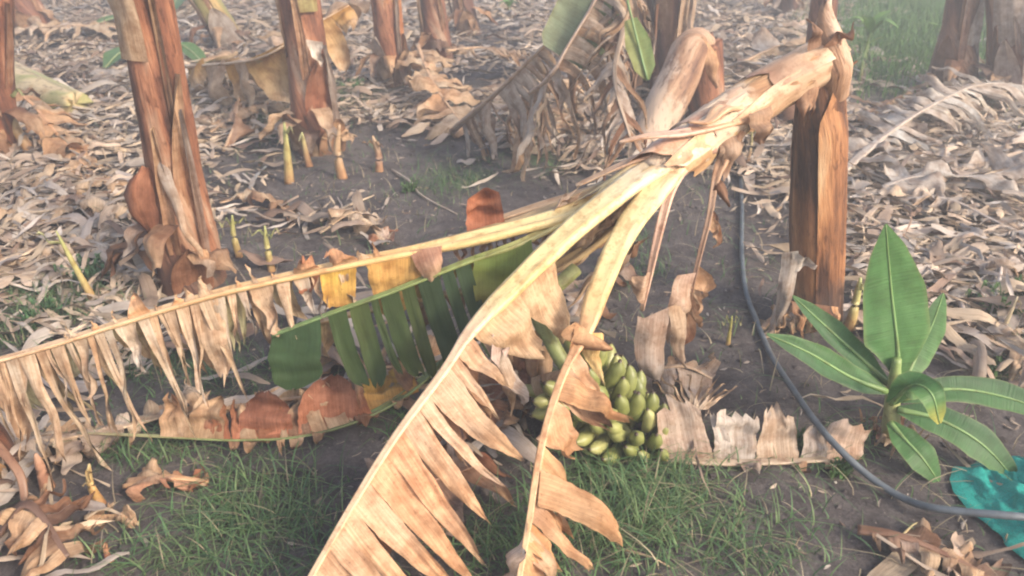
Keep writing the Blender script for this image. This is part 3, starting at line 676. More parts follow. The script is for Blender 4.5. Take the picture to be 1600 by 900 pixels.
def big_leaf(pts, rad, colr, blades, groove=.5, flat=.62, label=None, n=50, mat=M_DRY, ext=0):
    mb = MB(); tube(mb, pts, rad, colr, n, 12, groove=groove, flat=flat, lump=.10)
    o = big.part(mb, 'leaf_stalk', M_RIB, label=label)
    for bl in blades:
        mm = bl.pop('mat', mat); mb = MB()
        if 'strips' in bl:
            for s in bl['strips']: mb = MB(); strip(mb, *s[0], **s[1]); big.part(mb, 'torn_blade', mm, o)
        else: blade(mb, **bl); big.part(mb, 'blade', mm, o)
    return o

# Leaf A : long midrib reaching the left edge, strips hanging
PA = [Y(1045, 245, 2.46), Y(1000, 268, 2.40), Y(900, 328, 2.32), Y(780, 362, 2.27), Y(665, 388, 2.22)]
MA = [Y(665, 388, 2.22), Y(590, 402, 2.19), Y(480, 425, 2.13), Y(340, 458, 2.05), Y(200, 500, 1.98), Y(60, 545, 1.92), Y(-70, 580, 1.87)]
FW = (0, -.5, -.35)
big_leaf(PA+MA[1:], [(0, .055), (.12, .042), (.32, .036), (.42, .026), (1, .012)], [(0, WARM), (.1, PETI), (.36, (.66, .50, .24)), (.42, (.60, .40, .18)), (1, (.56, .40, .27))],
  [dict(pts=MA, out=(0, -.45, -.9), down=(.12, -.1, -1), length=[(0, .10), (.05, .16), (.22, .18), (.45, .30), (1, .36)], n=38, cols=[TAN, STRAW, (.54, .44, .34), (.50, .36, .25)], tips=[TAN, STRAW, (.44, .33, .25), PGREY], t0=.18, t1=1, keep=.95, gap=.06, taper=.45, point=2.5, twist=2.4, curl=.25, wave=.012, slant=.0, wob=.26, gather=.25, lvar=.5, jag=.35, crease=.14, merge=.12),
   dict(pts=MA, out=(0, .3, -.9), down=(.1, .2, -1), length=.30, n=22, cols=[TAN, (.42, .38, .22), (.46, .42, .27)], tips=[TAN, (.40, .36, .22)], t0=.3, t1=1, keep=.9, gap=.05, taper=.25, twist=1.2, curl=.2, wave=.01, gather=.05, jag=.3, merge=.3),
   dict(pts=MA, out=(-.1, .35, .9), down=(-.3, .3, 1), length=.055, n=40, cols=[OTAN, TAN, STRAW], tips=[TAN, OTAN], t0=.1, t1=.8, keep=.5, gap=.1, taper=.6, point=1.6, twist=1, curl=.2, wave=.004, lvar=.7),
   dict(strips=[((Y(500, 424, 2.13), Y(556, 410, 2.16), (0, -.4, -.9), (.05, -.1, -1), .15, YEL, OCH), dict(taper=.15, point=7, curl=.1, wave=.006, nx=6, ny=10)),
                ((Y(572, 404, 2.17), Y(664, 390, 2.20), (.0, -.5, -.9), (.12, -.1, -1), .21, OCH, (.62, .42, .16)), dict(taper=.25, point=4, curl=.12, wave=.010, nx=8, ny=12)),
                ((Y(640, 392, 2.19), Y(690, 384, 2.20), (.3, -.5, -.6), (.4, -.1, -1), .14, (.40, .22, .15), TAN), dict(taper=.3, curl=.2, nx=6)),
                ((Y(458, 428, 2.12), Y(500, 418, 2.13), (.0, .1, 1), (-.3, -.2, .9), .06, OTAN, RED), dict(taper=.5, point=1.6, curl=.3)),
                ((Y(458, 430, 2.12), Y(500, 422, 2.13), (.0, -.4, -1), (.0, -.1, -1), .10, RED, BROWN), dict(taper=.5, point=1.6, curl=.3)),
                ((Y(520, 416, 2.14), Y(560, 406, 2.15), (.0, .1, 1), (-.5, -.3, .6), .07, OTAN, (.45, .22, .12)), dict(taper=.2, point=2, curl=.3)),
                ((Y(306, 470, 2.03), Y(345, 458, 2.05), (.0, -.3, -1), (.18, -.1, -1), .27, TAN, (.52, .38, .27)), dict(taper=.1, point=6, curl=.2, nx=6, ny=12)),
                ((Y(200, 500, 1.98), Y(235, 488, 2.0), (-.2, .1, 1), (-.5, -.1, .8), .06, OTAN, WARM), dict(taper=.3, point=3, curl=.2)),
                ((Y(-10, 560, 1.9), Y(40, 548, 1.91), (0, -.4, -1), (-.2, -.1, -1), .30, (.58, .42, .3), TAN), dict(taper=.3, point=5, curl=.25, nx=6, ny=12))])],
  label='long straw coloured leaf drooping to the left')

# dark withered stalks behind leaf A
for pts, c, l_ in (([Y(1040, 240, 2.5), Y(960, 285, 2.48), Y(840, 322, 2.45), Y(730, 358, 2.40)], (.30, .20, .12), .05), ([Y(1030, 255, 2.47), Y(930, 298, 2.44), Y(820, 340, 2.38), Y(700, 375, 2.33)], (.36, .26, .13), .05), ([Y(1050, 260, 2.45), Y(985, 330, 2.35), Y(900, 400, 2.3), Y(810, 440, 2.2), Y(640, 470, 2.2), Y(430, 520, 2.16)], (.42, .30, .14), .2)):
    big_leaf(pts, [(0, .034), (.5, .022), (1, .012)], [(0, c), (1, lc(c, TAN, .5))],
        [dict(pts=pts, out=(.1, -.2, -.9), down=(.3, -.1, -1), length=.11, n=14, cols=[BROWN, (.4, .3, .16), TAN], tips=[TAN, BROWN], t0=.35, t1=1, keep=.8, gap=.15, taper=.4, twist=2, curl=.25, wave=.01)], n=26)
# rust-red curl behind it
mb = MB(); strip(mb, Y(730, 368, 2.36), Y(788, 350, 2.37), (0, .1, 1), (-.2, .1, 1), .14, RED, (.42, .18, .10), taper=.15, point=8, curl=.4, nx=6); big.part(mb, 'dry_sheath', M_DRY, label='rust red curled scrap standing on a withered stalk')

# Leaf D: green blade under leaf A
MD = [Y(905, 330, 2.32), Y(820, 376, 2.24), Y(720, 412, 2.18), Y(620, 452, 2.14), Y(520, 488, 2.10), Y(425, 524, 2.06)]
big_leaf(MD, [(0, .022), (.4, .014), (1, .008)], [(0, PETI), (.3, (.26, .30, .10)), (1, (.14, .24, .10))],
  [dict(pts=MD, out=(0, -.55, -.55), down=(.40, -.4, -1), length=[(0, .14), (.15, .27), (.45, .33), (.55, .30), (.85, .24), (1, .18)], n=8, merge=.0, cols=[(.055, .09, .028), (.065, .095, .028), (.04, .07, .03)], tips=[(.06, .08, .025), (.04, .065, .025)], t0=.37, t1=.83, keep=1, gap=.16, taper=.04, point=12, curl=.05, wave=.006, slant=.12, wob=.05, mat=M_OLIVE, lvar=.12, crease=.02, jag=.12),
   dict(strips=[((Y(745, 405, 2.19), Y(830, 374, 2.23), (0, -.6, -.5), (-.10, -.5, -1), .20, (.14, .19, .04), (.26, .24, .06)), dict(taper=.05, point=10, curl=.06, nx=8, crease=.02, jag=.1)),
                ((Y(425, 524, 2.06), Y(500, 496, 2.09), (0, -.6, -.5), (.1, -.5, -1), .19, (.045, .085, .035), (.045, .08, .03)), dict(taper=.0, point=14, curl=.05, nx=8, crease=.02, jag=.05))], mat=M_OLIVE),
   dict(pts=MD, out=(0, .5, -.2), down=(-.1, .4, -1), length=.15, n=9, cols=[GRN, OCH], tips=[YEL, OCH], t0=.15, t1=.55, keep=.8, gap=.03, taper=.1, point=8, curl=.1, wave=.006, mat=M_GREEN, crease=.02)],
  label='still green leaf with a split blade')

# Leaf E: green midrib curving along the ground, blade pieces standing above it
ME = [Y(745, 505, 2.02), G(690, 565, .16), G(630, 618, .08), G(560, 655, .05), G(470, 680, .04), G(370, 686, .04), G(260, 682, .04), G(120, 676, .04)]
big_leaf(ME, [(0, .02), (.3, .015), (.7, .009), (1, .004)], [(0, (.40, .26, .12)), (.15, (.14, .2, .07)), (.75, (.18, .22, .09)), (1, (.4, .34, .2))],
  [dict(pts=ME, out=(-.1, .5, .65), down=(-.15, .5, .6), length=[(0, .06), (.2, .12), (.5, .15), (.8, .12), (1, .06)], n=15, cols=[RED, BROWN, TAN], tips=[(.3, .15, .08), TAN], t0=.28, t1=.8, keep=.65, gap=.06, taper=.2, point=5, curl=.12, wave=.01),
   dict(strips=[((G(370, 686, .04), G(458, 681, .04), (0, .4, .9), (.1, .5, .7), .15, (.48, .20, .12), (.14, .06, .04)), dict(skew=0, jag=.1, crease=.05, taper=.15, point=4, curl=.14, nx=8, ny=12)),
                ((G(466, 680, .04), G(560, 655, .05), (0, .3, .9), (-.1, .5, .7), .17, (.45, .19, .11), (.20, .09, .06)), dict(skew=.3, jag=.1, crease=.05, taper=.1, point=5, curl=.1, nx=8, ny=12)),
                ((G(285, 684, .04), G(350, 686, .04), (.02, .3, .9), (0, .4, .7), .13, (.42, .29, .18), TAN), dict(jag=.1, taper=.35, point=6, curl=.12, nx=6)),
                ((G(575, 650, .05), G(650, 600, .10), (-.1, .7, .3), (-.4, .8, .2), .13, OCH, YEL), dict(taper=.2, point=6, curl=.1, nx=6)),
                ((G(250, 683, .04), G(278, 684, .04), (.0, .3, .9), (.05, .4, .7), .14, TAN, OTAN), dict(taper=.3, point=3, curl=.1))]),
   dict(pts=ME, out=(0, -.6, -.1), down=(.1, -.7, -.3), length=.05, n=14, cols=[BROWN, TAN, DGRN], tips=[BROWN, TAN], t0=.3, t1=.9, keep=.5, gap=.2, taper=.5)],
  label='green rimmed leaf curving low over the grass')

# Leaf B: thick stalk into the broad orange tan leaf running to the bottom edge
PB = [Y(1050, 250, 2.45), Y(1000, 276, 2.36), Y(905, 350, 2.16), Y(820, 430, 1.98), Y(740, 512, 1.84)]
MBp = [Y(740, 512, 1.84), Y(690, 585, 1.72), Y(625, 672, 1.60), Y(565, 765, 1.48), Y(515, 850, 1.38), Y(470, 930, 1.30), Y(440, 1000, 1.23)]
big_leaf(PB+MBp[1:], [(0, .06), (.08, .048), (.25, .042), (.45, .032), (.56, .014), (1, .007)], [(0, WARM), (.08, (.66, .58, .42)), (.2, PETI), (.42, (.68, .55, .26)), (.52, (.62, .46, .32)), (1, (.66, .46, .28))],
  [dict(pts=MBp, out=(.95, .05, -.25), down=(.85, -.45, -.9), length=[(0, .12), (.15, .27), (.35, .38), (.6, .46), (1, .44)], n=13, cols=[WARM, (.64, .38, .23), (.62, .42, .28)], tips=[TAN, OTAN, (.5, .34, .24)], t0=.03, t1=1, keep=1, gap=.0, merge=0, taper=.34, point=3.0, curl=.10, wave=.010, slant=.42, wob=.13, lvar=.2, nx=10, ny=18, bend=.8, skew=-.6, crease=.05),
   dict(strips=[((Y(735, 522, 1.83), Y(800, 447, 1.94), (.75, -.1, -.7), (.35, -.1, -1), .20, (.62, .44, .27), TAN), dict(taper=.35, point=4, curl=.12, nx=8, ny=12)),
                ((Y(800, 447, 1.94), Y(860, 386, 2.07), (.5, -.1, -.8), (.1, 0, -1), .27, (.60, .42, .26), (.62, .44, .28)), dict(taper=.3, point=3, curl=.12, nx=8, ny=12)),
                ((Y(745, 520, 1.85), Y(765, 495, 1.88), (.5, 0, -.8), (.2, -.1, -1), .30, PGREY, TAN), dict(taper=.2, point=4, curl=.3, twist=1)),
                ((Y(770, 520, 1.84), Y(790, 560, 1.84), (.3, 0, -.8), (.5, -.2, -1), .20, (.5, .38, .33), PGREY), dict(taper=.3, point=4, curl=.3, twist=1))]),
   dict(pts=MBp, out=(.7, .5, -.7), down=(.3, .1, -1), length=.28, n=13, cols=[(.36, .18, .11), TAN, BROWN], tips=[BROWN, TAN, (.3, .16, .1)], t0=.05, t1=.7, keep=.85, gap=.12, taper=.4, twist=1.5, curl=.25, wave=.012),
   dict(pts=MBp, out=(-.4, .3, -.9), down=(.5, .3, -1), length=.10, n=16, cols=[BROWN, TAN], tips=[BROWN, RED], t0=.1, t1=1, keep=.5, gap=.2, taper=.4, twist=1, curl=.25)],
  groove=.3, label='broad orange tan leaf torn into slanting strips')

# Leaf C: narrow dry leaf to the bottom centre
PC = [Y(1060, 250, 2.45), Y(1030, 290, 2.34), Y(975, 365, 2.16), Y(935, 455, 1.97), Y(915, 515, 1.87)]
MC = [Y(915, 515, 1.87), Y(880, 585, 1.76), Y(855, 660, 1.65), Y(838, 740, 1.54), Y(826, 820, 1.44), Y(812, 900, 1.34), Y(800, 980, 1.26)]
big_leaf(PC+MC[1:], [(0, .055), (.1, .045), (.3, .038), (.45, .030), (.55, .012), (1, .006)], [(0, WARM), (.12, (.68, .58, .34)), (.3, PETI), (.42, (.6, .42, .2)), (.5, OTAN), (1, (.62, .42, .24))],
  [dict(pts=MC, out=(.7, -.3, -.5), down=(.45, -.1, -1), length=[(0, .12), (.2, .20), (.4, .17), (.6, .2), (1, .16)], n=13, cols=[OTAN, (.62, .36, .18), WARM], tips=[OTAN, BROWN, (.55, .33, .18)], t0=.08, t1=.98, keep=1, gap=.06, taper=.35, point=3.2, twist=.8, curl=.25, wave=.010, slant=.5, wob=.12, lvar=.25, nx=6, ny=13),
   dict(strips=[((Y(900, 520, 1.85), Y(942, 520, 1.87), (.1, -.3, -1), (.0, -.1, -1), .15, (.66, .46, .20), PETI), dict(taper=.3, point=1.8, curl=.2, nx=6)),
                ((Y(890, 545, 1.82), Y(925, 470, 1.95), (-.35, -.5, -.6), (.1, -.2, -1), .07, OTAN, BROWN), dict(taper=.2, curl=.5, nx=6)),
                ((Y(845, 735, 1.54), Y(840, 790, 1.47), (.9, -.1, -.15), (.8, -.2, -.8), .26, OTAN, (.58, .36, .2)), dict(taper=.1, point=4, curl=.3, nx=6, ny=14)),
                ((Y(885, 585, 1.76), Y(870, 625, 1.70), (.9, -.1, -.25), (.8, .1, -.7), .22, OTAN, (.50, .28, .14)), dict(taper=.4, point=3, curl=.3, nx=6, ny=14)),
                ((Y(826, 815, 1.44), Y(815, 870, 1.38), (-.2, -.3, -.7), (-.5, -.2, -1), .16, (.68, .58, .48), WARM), dict(taper=.2, point=3, curl=.3, nx=6)),
                ((Y(826, 825, 1.43), Y(818, 860, 1.39), (.6, -.3, -.7), (.6, -.2, -1), .18, WARM, TAN), dict(taper=.2, point=3, curl=.3, nx=6))])],
  groove=.3, label='narrow dry leaf hanging in front of the bananas')

# thin pinkish stalk D4 and the withered leaf hanging right of it
P4 = [Y(1075, 245, 2.44), Y(1050, 290, 2.36), Y(1030, 360, 2.28), Y(1015, 430, 2.24), Y(1003, 485, 2.22)]
big_leaf(P4, [(0, .03), (.3, .018), (1, .008)], [(0, (.62, .42, .34)), (1, (.58, .38, .28))],
   [dict(strips=[((Y(1018, 425, 2.24), Y(1006, 478, 2.22), (-.9, -.1, 0), (-.8, 0, .5), .07, (.6, .44, .34), TAN), dict(taper=.5, point=2, curl=.2))])], n=26)
P5 = [Y(1150, 205, 2.54), Y(1120, 275, 2.46), Y(1108, 340, 2.42), Y(1088, 420, 2.36), Y(1070, 500, 2.32)]
big_leaf(P5, [(0, .035), (.3, .012), (1, .006)], [(0, OTAN), (.4, (.42, .28, .2)), (1, BROWN)],
   [dict(pts=P5, out=(.3, -.5, -.6), down=(0, -.1, -1), length=.11, n=10, cols=[OTAN, TAN, BROWN], tips=[TAN, WARM, BROWN], t0=.25, t1=.95, keep=.9, gap=.1, taper=.4, twist=2.4, curl=.35, wave=.01, nx=5),
    dict(strips=[((Y(1060, 430, 2.33), Y(1095, 425, 2.36), (-.3, -.2, -1), (-.35, -.1, -1), .24, (.58, .42, .34), TAN), dict(taper=-.2, point=4, curl=.35, nx=6, ny=14)),
                 ((Y(1068, 470, 2.33), Y(1090, 440, 2.35), (0, -.2, -1), (.1, -.1, -1), .20, TAN, (.36, .16, .09)), dict(taper=0, point=4, curl=.35, nx=6, ny=14)),
                 ((Y(1000, 500, 2.28), Y(1045, 480, 2.28), (-.2, -.2, -1), (.1, -.1, -1), .26, (.5, .38, .31), GREY), dict(taper=0, point=5, curl=.35, nx=6, ny=14)),
                 ((Y(1045, 480, 2.28), Y(1070, 470, 2.3), (0, -.2, -1), (.3, -.1, -1), .24, TAN, GREY), dict(taper=0, point=5, curl=.35, nx=6, ny=14))])], n=26, label='withered leaf dangling right of the bunch')
# dry hanging bits between the stalks
mb = MB()
for i in range(26):
    t = random.random(); s0 = Vector(Y(lerp(880, 1010, random.random()), lerp(400, 300, random.random()), 2.34))
    strip(mb, s0, s0+Vector((.04, .02, .02)), (-.6, -.1, -.5), (-.6, 0, -1), random.uniform(.12, .3), cvar(random.choice([TAN, GREY, BROWN, (.5, .38, .3)])), cvar(TAN), curl=.3, twist=1.5, taper=.3)
big.part(mb, 'withered_strips', M_DRY)

# peduncle and bunch
pe = [Y(1010, 290, 2.36), Y(900, 420, 2.2), Y(842, 480, 2.10), Y(862, 535, 2.03), Y(888, 580, 1.98)]
mb = MB(); tube(mb, pe[1:], [(0, .022), (.4, .024), (1, .023)], [(0, (.30, .32, .12)), (1, (.22, .27, .10))], 24, 14, lump=.04); big.part(mb, 'fruit_stalk', M_RIB, label='green fruit stalk')
A0, A1 = Y(886, 588, 2.03), Y(1036, 728, 1.95)
mb = MB(); tube(mb, [pe[-1], A0.lerp(A1, .2), A0.lerp(A1, .6), A1], [(0, .023), (.6, .018), (1, .006)], (.25, .27, .10), 16, 10)
bunch = big.part(mb, 'banana_bunch', M_RIB, label='bunch of plump green bananas')
def banana_mesh():
    mb = MB(); n, K = 16, 10; rows = []; C = []; U = []; L = .125; tipv = []
    for i in range(n):
        t = i/(n-1); a = 1.0*t
        c = Vector((L*math.sin(a)/1.0, 0, L*(1-math.cos(a))/1.0)); T_ = Vector((math.cos(a), 0, math.sin(a))); nn = Vector((-math.sin(a), 0, math.cos(a)))
        r = interp([(0, .007), (.1, .008), (.22, .0195), (.5, .0235), (.75, .0205), (.88, .0125), (.94, .006), (1, .005)], t)
        row = []
        for k in range(K):
            q = 2*PI*k/K; rr = r*(1+.05*math.cos(5*q)); row.append(c+Vector((0, 1, 0))*math.cos(q)*rr+nn*math.sin(q)*rr)
        rows.append(row); C.append([(1, 1, 1)]*K); U.append([(k*.01, t) for k in range(K)]); tipv += [max(0, (t-.93)/.05) if t > .93 else (0)]*K
    rows.append([rows[-1][0].lerp(rows[-1][5], .5)]*K); C.append([(1, 1, 1)]*K); U.append(U[-1]); tipv += [1]*K
    mb.grid(rows, C, U, closed=True)
    o = mb.build('banana', M_BANANA); at_ = o.data.attributes.new('Tip', 'FLOAT', 'POINT'); at_.data.foreach_set('value', tipv); return o
ban = banana_mesh(); axb = (A1-A0).normalized(); s_ = axb.cross(UP).normalized(); n_ = s_.cross(axb).normalized(); cnt = 0
ban.parent = bunch
for h in range(8):
    t = .02+h*.135; p = A0.lerp(A1, t); nf = [13, 14, 14, 14, 13, 12, 11, 9][h]; sc_ = [1.02, 1.05, 1.05, 1.02, .98, .92, .86, .8][h]
    for k in range(nf):
        for_ = 2*PI*(k/nf)*1.0+h*.9+random.uniform(-.14, .14)
        od = s_*math.cos(for_)+n_*math.sin(for_)
        d = (od*1.0-axb*.12+axb*.28*(k % 2)+Vector((random.uniform(-1, 1), random.uniform(-1, 1), random.uniform(-1, 1)))*.12).normalized(); zc = (-axb-d*(-axb).dot(d)+UP*.35-d*UP.dot(d)*.35).normalized()
        yv = zc.cross(d).normalized()
        o = ban if cnt == 0 else ban.copy()
        if cnt: col.objects.link(o); o.parent = bunch
        base = p+od*.052+axb*(random.uniform(-.005, .005)+(.018 if k % 2 else -.008))
        S_ = sc_*random.uniform(.92, 1.06)
        M = Matrix(((d.x*S_, yv.x*S_, zc.x*S_, base.x-sb.x), (d.y*S_, yv.y*S_, zc.y*S_, base.y-sb.y), (d.z*S_, yv.z*S_, zc.z*S_, base.z-sb.z), (0, 0, 0, 1)))
        o.matrix_local = M; cnt += 1
# dead bract leaves round the top of the bunch
mb = MB()
for i in range(12):
    a = Y(random.uniform(780, 850), random.uniform(520, 600), 2.08+random.uniform(-.03, .08))
    strip(mb, a, a+Vector((.05, .01, .01)), (-.1, -.1, -1), (.1, .1, -1), random.uniform(.12, .24), cvar(random.choice([BROWN, (.25, .13, .1), TAN, GREY])), cvar(BROWN), curl=.3, twist=.8, taper=.1, nx=5)
blade(mb, [Y(830, 590, 2.03), Y(900, 570, 1.95)], (0, -.6, -.2), (-.2, -.5, -1), .12, 3, [(.36, .33, .16), TAN], [(.5, .42, .28)], gap=0, curl=.2)
big.part(mb, 'withered_strips', M_DRY)

# ------------------------------------------------------------------ dead leaves lying about
def dead_leaf(pts, label, length=.14, n=12, cols=(TAN, STRAW, GREY), tips=(STRAW, GREY, BROWN), rib=TAN, r=.012, outL=None, outR=None, downL=None, downR=None, keep=.9, name='dry_leaf', group='dead banana leaves on the ground', t0=.08, mat=M_DRY, **kw):
    pts = [Vector(p) for p in pts]
    base = gz(pts[0]); th = Thing(name, base, label, 'dead leaf', group)
    n = max(3, int(n*.62)) if n > 6 and n < 24 else n; length *= 1.25
    mb = MB(); tube(mb, pts, [(0, r*1.4), (.3, r), (1, r*.4)], cvar(rib, .1), 30, 8, groove=.4, flat=.7, lump=.15); th.part(mb, 'midrib', M_RIB)
    tg = (pts[-1]-pts[0]).normalized(); sdv = tg.cross(UP).normalized()
    base_kw = dict(gap=.03, taper=.25, point=2.6, twist=1.2, curl=.25, wave=.016, slant=.5, wob=.35, lvar=.5)
    base_kw.update(kw)
    for sgn, o_, d_ in ((1, outR, downR), (-1, outL, downL)):
        if o_ is False: continue
        o_ = o_ if o_ is not None else sdv*sgn+UP*.15; d_ = d_ if d_ is not None else sdv*sgn-UP*.35
        mb = MB(); blade(mb, pts, tuple(o_), tuple(d_), length, n, list(cols), list(tips), t0=t0, t1=1, keep=keep, **base_kw)
        # rest on the soil
        mb.v = [(x, y, max(z, float(gh(x, y))+.006+.004*random.random())) for x, y, z in mb.v]
        th.part(mb, 'blade', mat)
    return th
GRY = (PGREY, GREY, (.46, .42, .38), STRAW)
# right side greys
dead_leaf([GG(1300, 292, .05), GG(1390, 232, .12), GG(1490, 172, .14), GG(1600, 120, .1)], 'grey leaf with thick pale midrib right of the stump', .20, 24, GRY, GRY, PGREY, .02, downR=(.3, -.9, -.5), gather=.2, merge=.1)
dead_leaf([GG(1330, 262, .08), GG(1440, 215, .20), GG(1530, 176, .24), GG(1640, 180, .2)], 'silvery grey leaf with long curved strips hanging at right edge', .30, 24, (PGREY, (.55, .52, .48)), GRY, PGREY, .014, outR=(.2, -.8, -.1), downR=(.5, -.6, -.9), twist=.7, merge=0, gap=.15, gather=.2)
dead_leaf([GG(1390, 330, .05), GG(1470, 330, .09), GG(1540, 360, .08), GG(1640, 420, .06)], 'brown grey comb toothed leaf lying lower right of the silvery leaf', .17, 24, ((.30, .25, .22), GREY), GRY, GREY, .012)
dead_leaf([GG(1330, 330, .04), GG(1420, 300, .1), GG(1540, 300, .1), GG(1620, 270, .1)], 'crumpled grey leaf between the silvery and comb toothed leaves', .2, 14, GRY, GRY, GREY, .012)
dead_leaf([GG(1180, 185, .03), GG(1230, 190, .06), GG(1300, 210, .06), GG(1420, 150, .05)], 'brown leaf stalk with few scraps behind the stump', .12, 10, (BROWN, TAN), (TAN, BROWN), BROWN, .014)
dead_leaf([GG(1340, 420, .03), GG(1420, 455, .05), GG(1540, 440, .06), GG(1640, 470, .05)], 'pale crumpled leaf above the young banana plant', .15, 13, GRY, (TAN, GREY), GREY, .012)
dead_leaf([GG(1450, 520, .03), GG(1530, 560, .06), GG(1620, 600, .06)], 'leaf of tan curls right of the young plant', .12, 11, (TAN, GREY, STRAW), GRY, TAN, .01)
# leaf F with standing teeth under the hose
PF = [G(1030, 716, .03), G(1110, 722, .03), G(1200, 722, .035), G(1330, 716, .03)]
tF = Thing('dry_leaf', gz(PF[0]), 'pale leaf with upright torn teeth between bananas and hose', 'dead leaf', 'dead banana leaves on the ground')
mb = MB(); tube(mb, PF, [(0, .015), (1, .010)], (.46, .36, .27), 24, 8, groove=.4, flat=.7, lump=.2); tF.part(mb, 'midrib', M_RIB)
mb = MB()
for (ua, ub, L, c, dx, tp_) in ((1032, 1115, .20, (.46, .35, .28), -.25, .25), (1115, 1180, .16, PGREY, .1, -.1), (1180, 1250, .17, (.52, .40, .30), .02, .45), (1250, 1300, .11, GREY, .1, .2), (1290, 1345, .13, (.58, .42, .32), .25, -.2), (1120, 1150, .17, PGREY, -.3, .7)):
    strip(mb, G(ua, 718, .03), G(ub, 718, .03), (dx*.4, .35, .9), (dx, .5, .8), L, c, lc(c, PGREY, .4), nx=8, ny=12, taper=tp_, point=14, curl=.12, wave=.012, rag=.05, jag=.28, crease=.10, skew=dx)
for i in range(9): 
    a = G(1066+i*4, 640, .10); strip(mb, a, a+Vector((.012, 0, 0)), (-.4+.13*i, .3, .6), (-.6+.2*i, .4, .2), .13, cvar((.55, .43, .33)), TAN, taper=.3, curl=.2)
blade(mb, PF, (0, -.7, .1), (.2, -.8, -.3), .05, 12, [TAN, BROWN], [BROWN, GREY], keep=.6, gap=.1, curl=.2)
tF.part(mb, 'blade', M_DRY)
dead_leaf([GG(1335, 845, .03), GG(1400, 862, .05), GG(1480, 892, .05), GG(1560, 930, .04)], 'brown crumpled leaf at the lower right below the hose', .085, 13, ((.26, .18, .14), BROWN, TAN), ((.3, .22, .18), TAN), BROWN, .012, twist=.6)
# left side
dead_leaf([GG(285, 140, .15), Y(400, 92, 5.4), Y(470, 50, 5.4), Y(545, 8, 5.5)], 'ochre tinged leaf propped up behind the second stem', .26, 18, ((.40, .33, .16), TAN, OCH), (TAN, STRAW), STRAW, .018, outR=(.3, -.4, -.8), downR=(.3, -.5, -1), twist=.6, gap=.02, taper=.1, point=6)
dead_leaf([GG(-10, 200, .22), GG(50, 205, .22), GG(100, 240, .10), GG(140, 275, .04)], 'fan of folded tan leaf by the left edge', .16, 22, (OTAN, TAN), (TAN, BROWN), OTAN, .012, twist=.4, curl=.1, gap=.0, slant=.9, outR=(.2, -.9, .1), downR=(.3, -.8, -.4), outL=(.3, .8, .2), downL=(.6, .5, -.4))
dead_leaf([GG(-40, 330, .05), GG(60, 350, .06), GG(170, 330, .05), GG(250, 350, .05)], 'straw leaf lying left of the reddish front stem', .14, 22, (STRAW, PGREY), (STRAW, TAN), STRAW, .01)
dead_leaf([GG(-40, 440, .05), GG(60, 410, .07), GG(190, 400, .05)], 'straw leaf curling over the pale heap at left', .13, 20, (STRAW, PGREY, TAN), (STRAW, TAN), STRAW, .01)
dead_leaf([GG(20, 290, .05), GG(110, 300, .06), GG(220, 300, .05)], 'straw leaf lying under the tan fan', .12, 18, (STRAW, PGREY, TAN), (STRAW, TAN), STRAW, .01)
dead_leaf([GG(330, 215, .05), GG(400, 190, .10), GG(470, 180, .06)], 'tan leaf heap behind the front stem', .13, 14, (STRAW, TAN), (STRAW, TAN), TAN, .01)
dead_leaf([GG(345, 325, .03), GG(400, 318, .05), GG(480, 350, .03)], 'small tan leaf arched over the two pale shoots', .08, 10, (TAN, STRAW), (TAN, BROWN), TAN, .008)
dead_leaf([GG(500, 370, .02), GG(560, 350, .06), GG(600, 385, .03)], 'pale curled leaf scrap on bare soil above the long leaf', .10, 6, ((.56, .46, .38), STRAW), (RED, STRAW), STRAW, .008, gap=0, taper=.1)
dead_leaf([GG(350, 240, .03), GG(372, 215, .12), GG(380, 195, .2)], 'pointed brown leaf standing up left of the shoots', .10, 4, ((.42, .28, .2), TAN), (BROWN, TAN), TAN, .008, gap=0, outR=(.4, -.2, -.8), outL=(-.4, -.2, -.8), downR=(0, -.2, -1), downL=(0, -.2, -1))
dead_leaf([GG(195, 750, .02), GG(260, 752, .05), GG(325, 748, .03)], 'reddish dry leaf chunk on soil at lower left', .05, 3, ((.46, .30, .21), TAN), (RED, TAN), OTAN, .014, gap=0, taper=.1, curl=.35)
dead_leaf([GG(130, 805, .02), GG(165, 795, .03), GG(215, 815, .02)], 'small pale curled scrap lying below the reddish chunk', .03, 5, (STRAW, TAN), (STRAW, TAN), STRAW, .006, gap=0)
dead_leaf([GG(0, 700, .03), GG(120, 690, .05), GG(260, 655, .05), GG(300, 630, .1)], 'bundle of straw strips under the long leaf at left', .09, 18, (STRAW, PGREY, TAN), (STRAW, TAN), STRAW, .012)
dead_leaf([GG(230, 640, .03), GG(340, 650, .06), GG(480, 640, .05), GG(600, 640, .05)], 'tan leaf lying behind the green rimmed leaf', .10, 18, (TAN, OTAN, BROWN), (STRAW, TAN), OTAN, .012)
dead_leaf([GG(480, 560, .02), GG(580, 590, .05), GG(700, 580, .05)], 'brown leaf shaded beneath the green leaf', .13, 12, (TAN, OTAN, BROWN), (BROWN, TAN), OTAN, .012)
dead_leaf([GG(690, 740, .02), GG(740, 690, .08), GG(800, 640, .12)], 'rusty brown leaf beneath the broad torn leaf', .16, 10, (BROWN, RED, (.3, .16, .12)), (BROWN, TAN), BROWN, .012)
dead_leaf([GG(560, 860, .02), GG(640, 800, .08), GG(740, 760, .08)], 'grey brown strips beneath the middle of the broad torn leaf', .14, 9, (BROWN, TAN), (GREY, TAN), BROWN, .012)
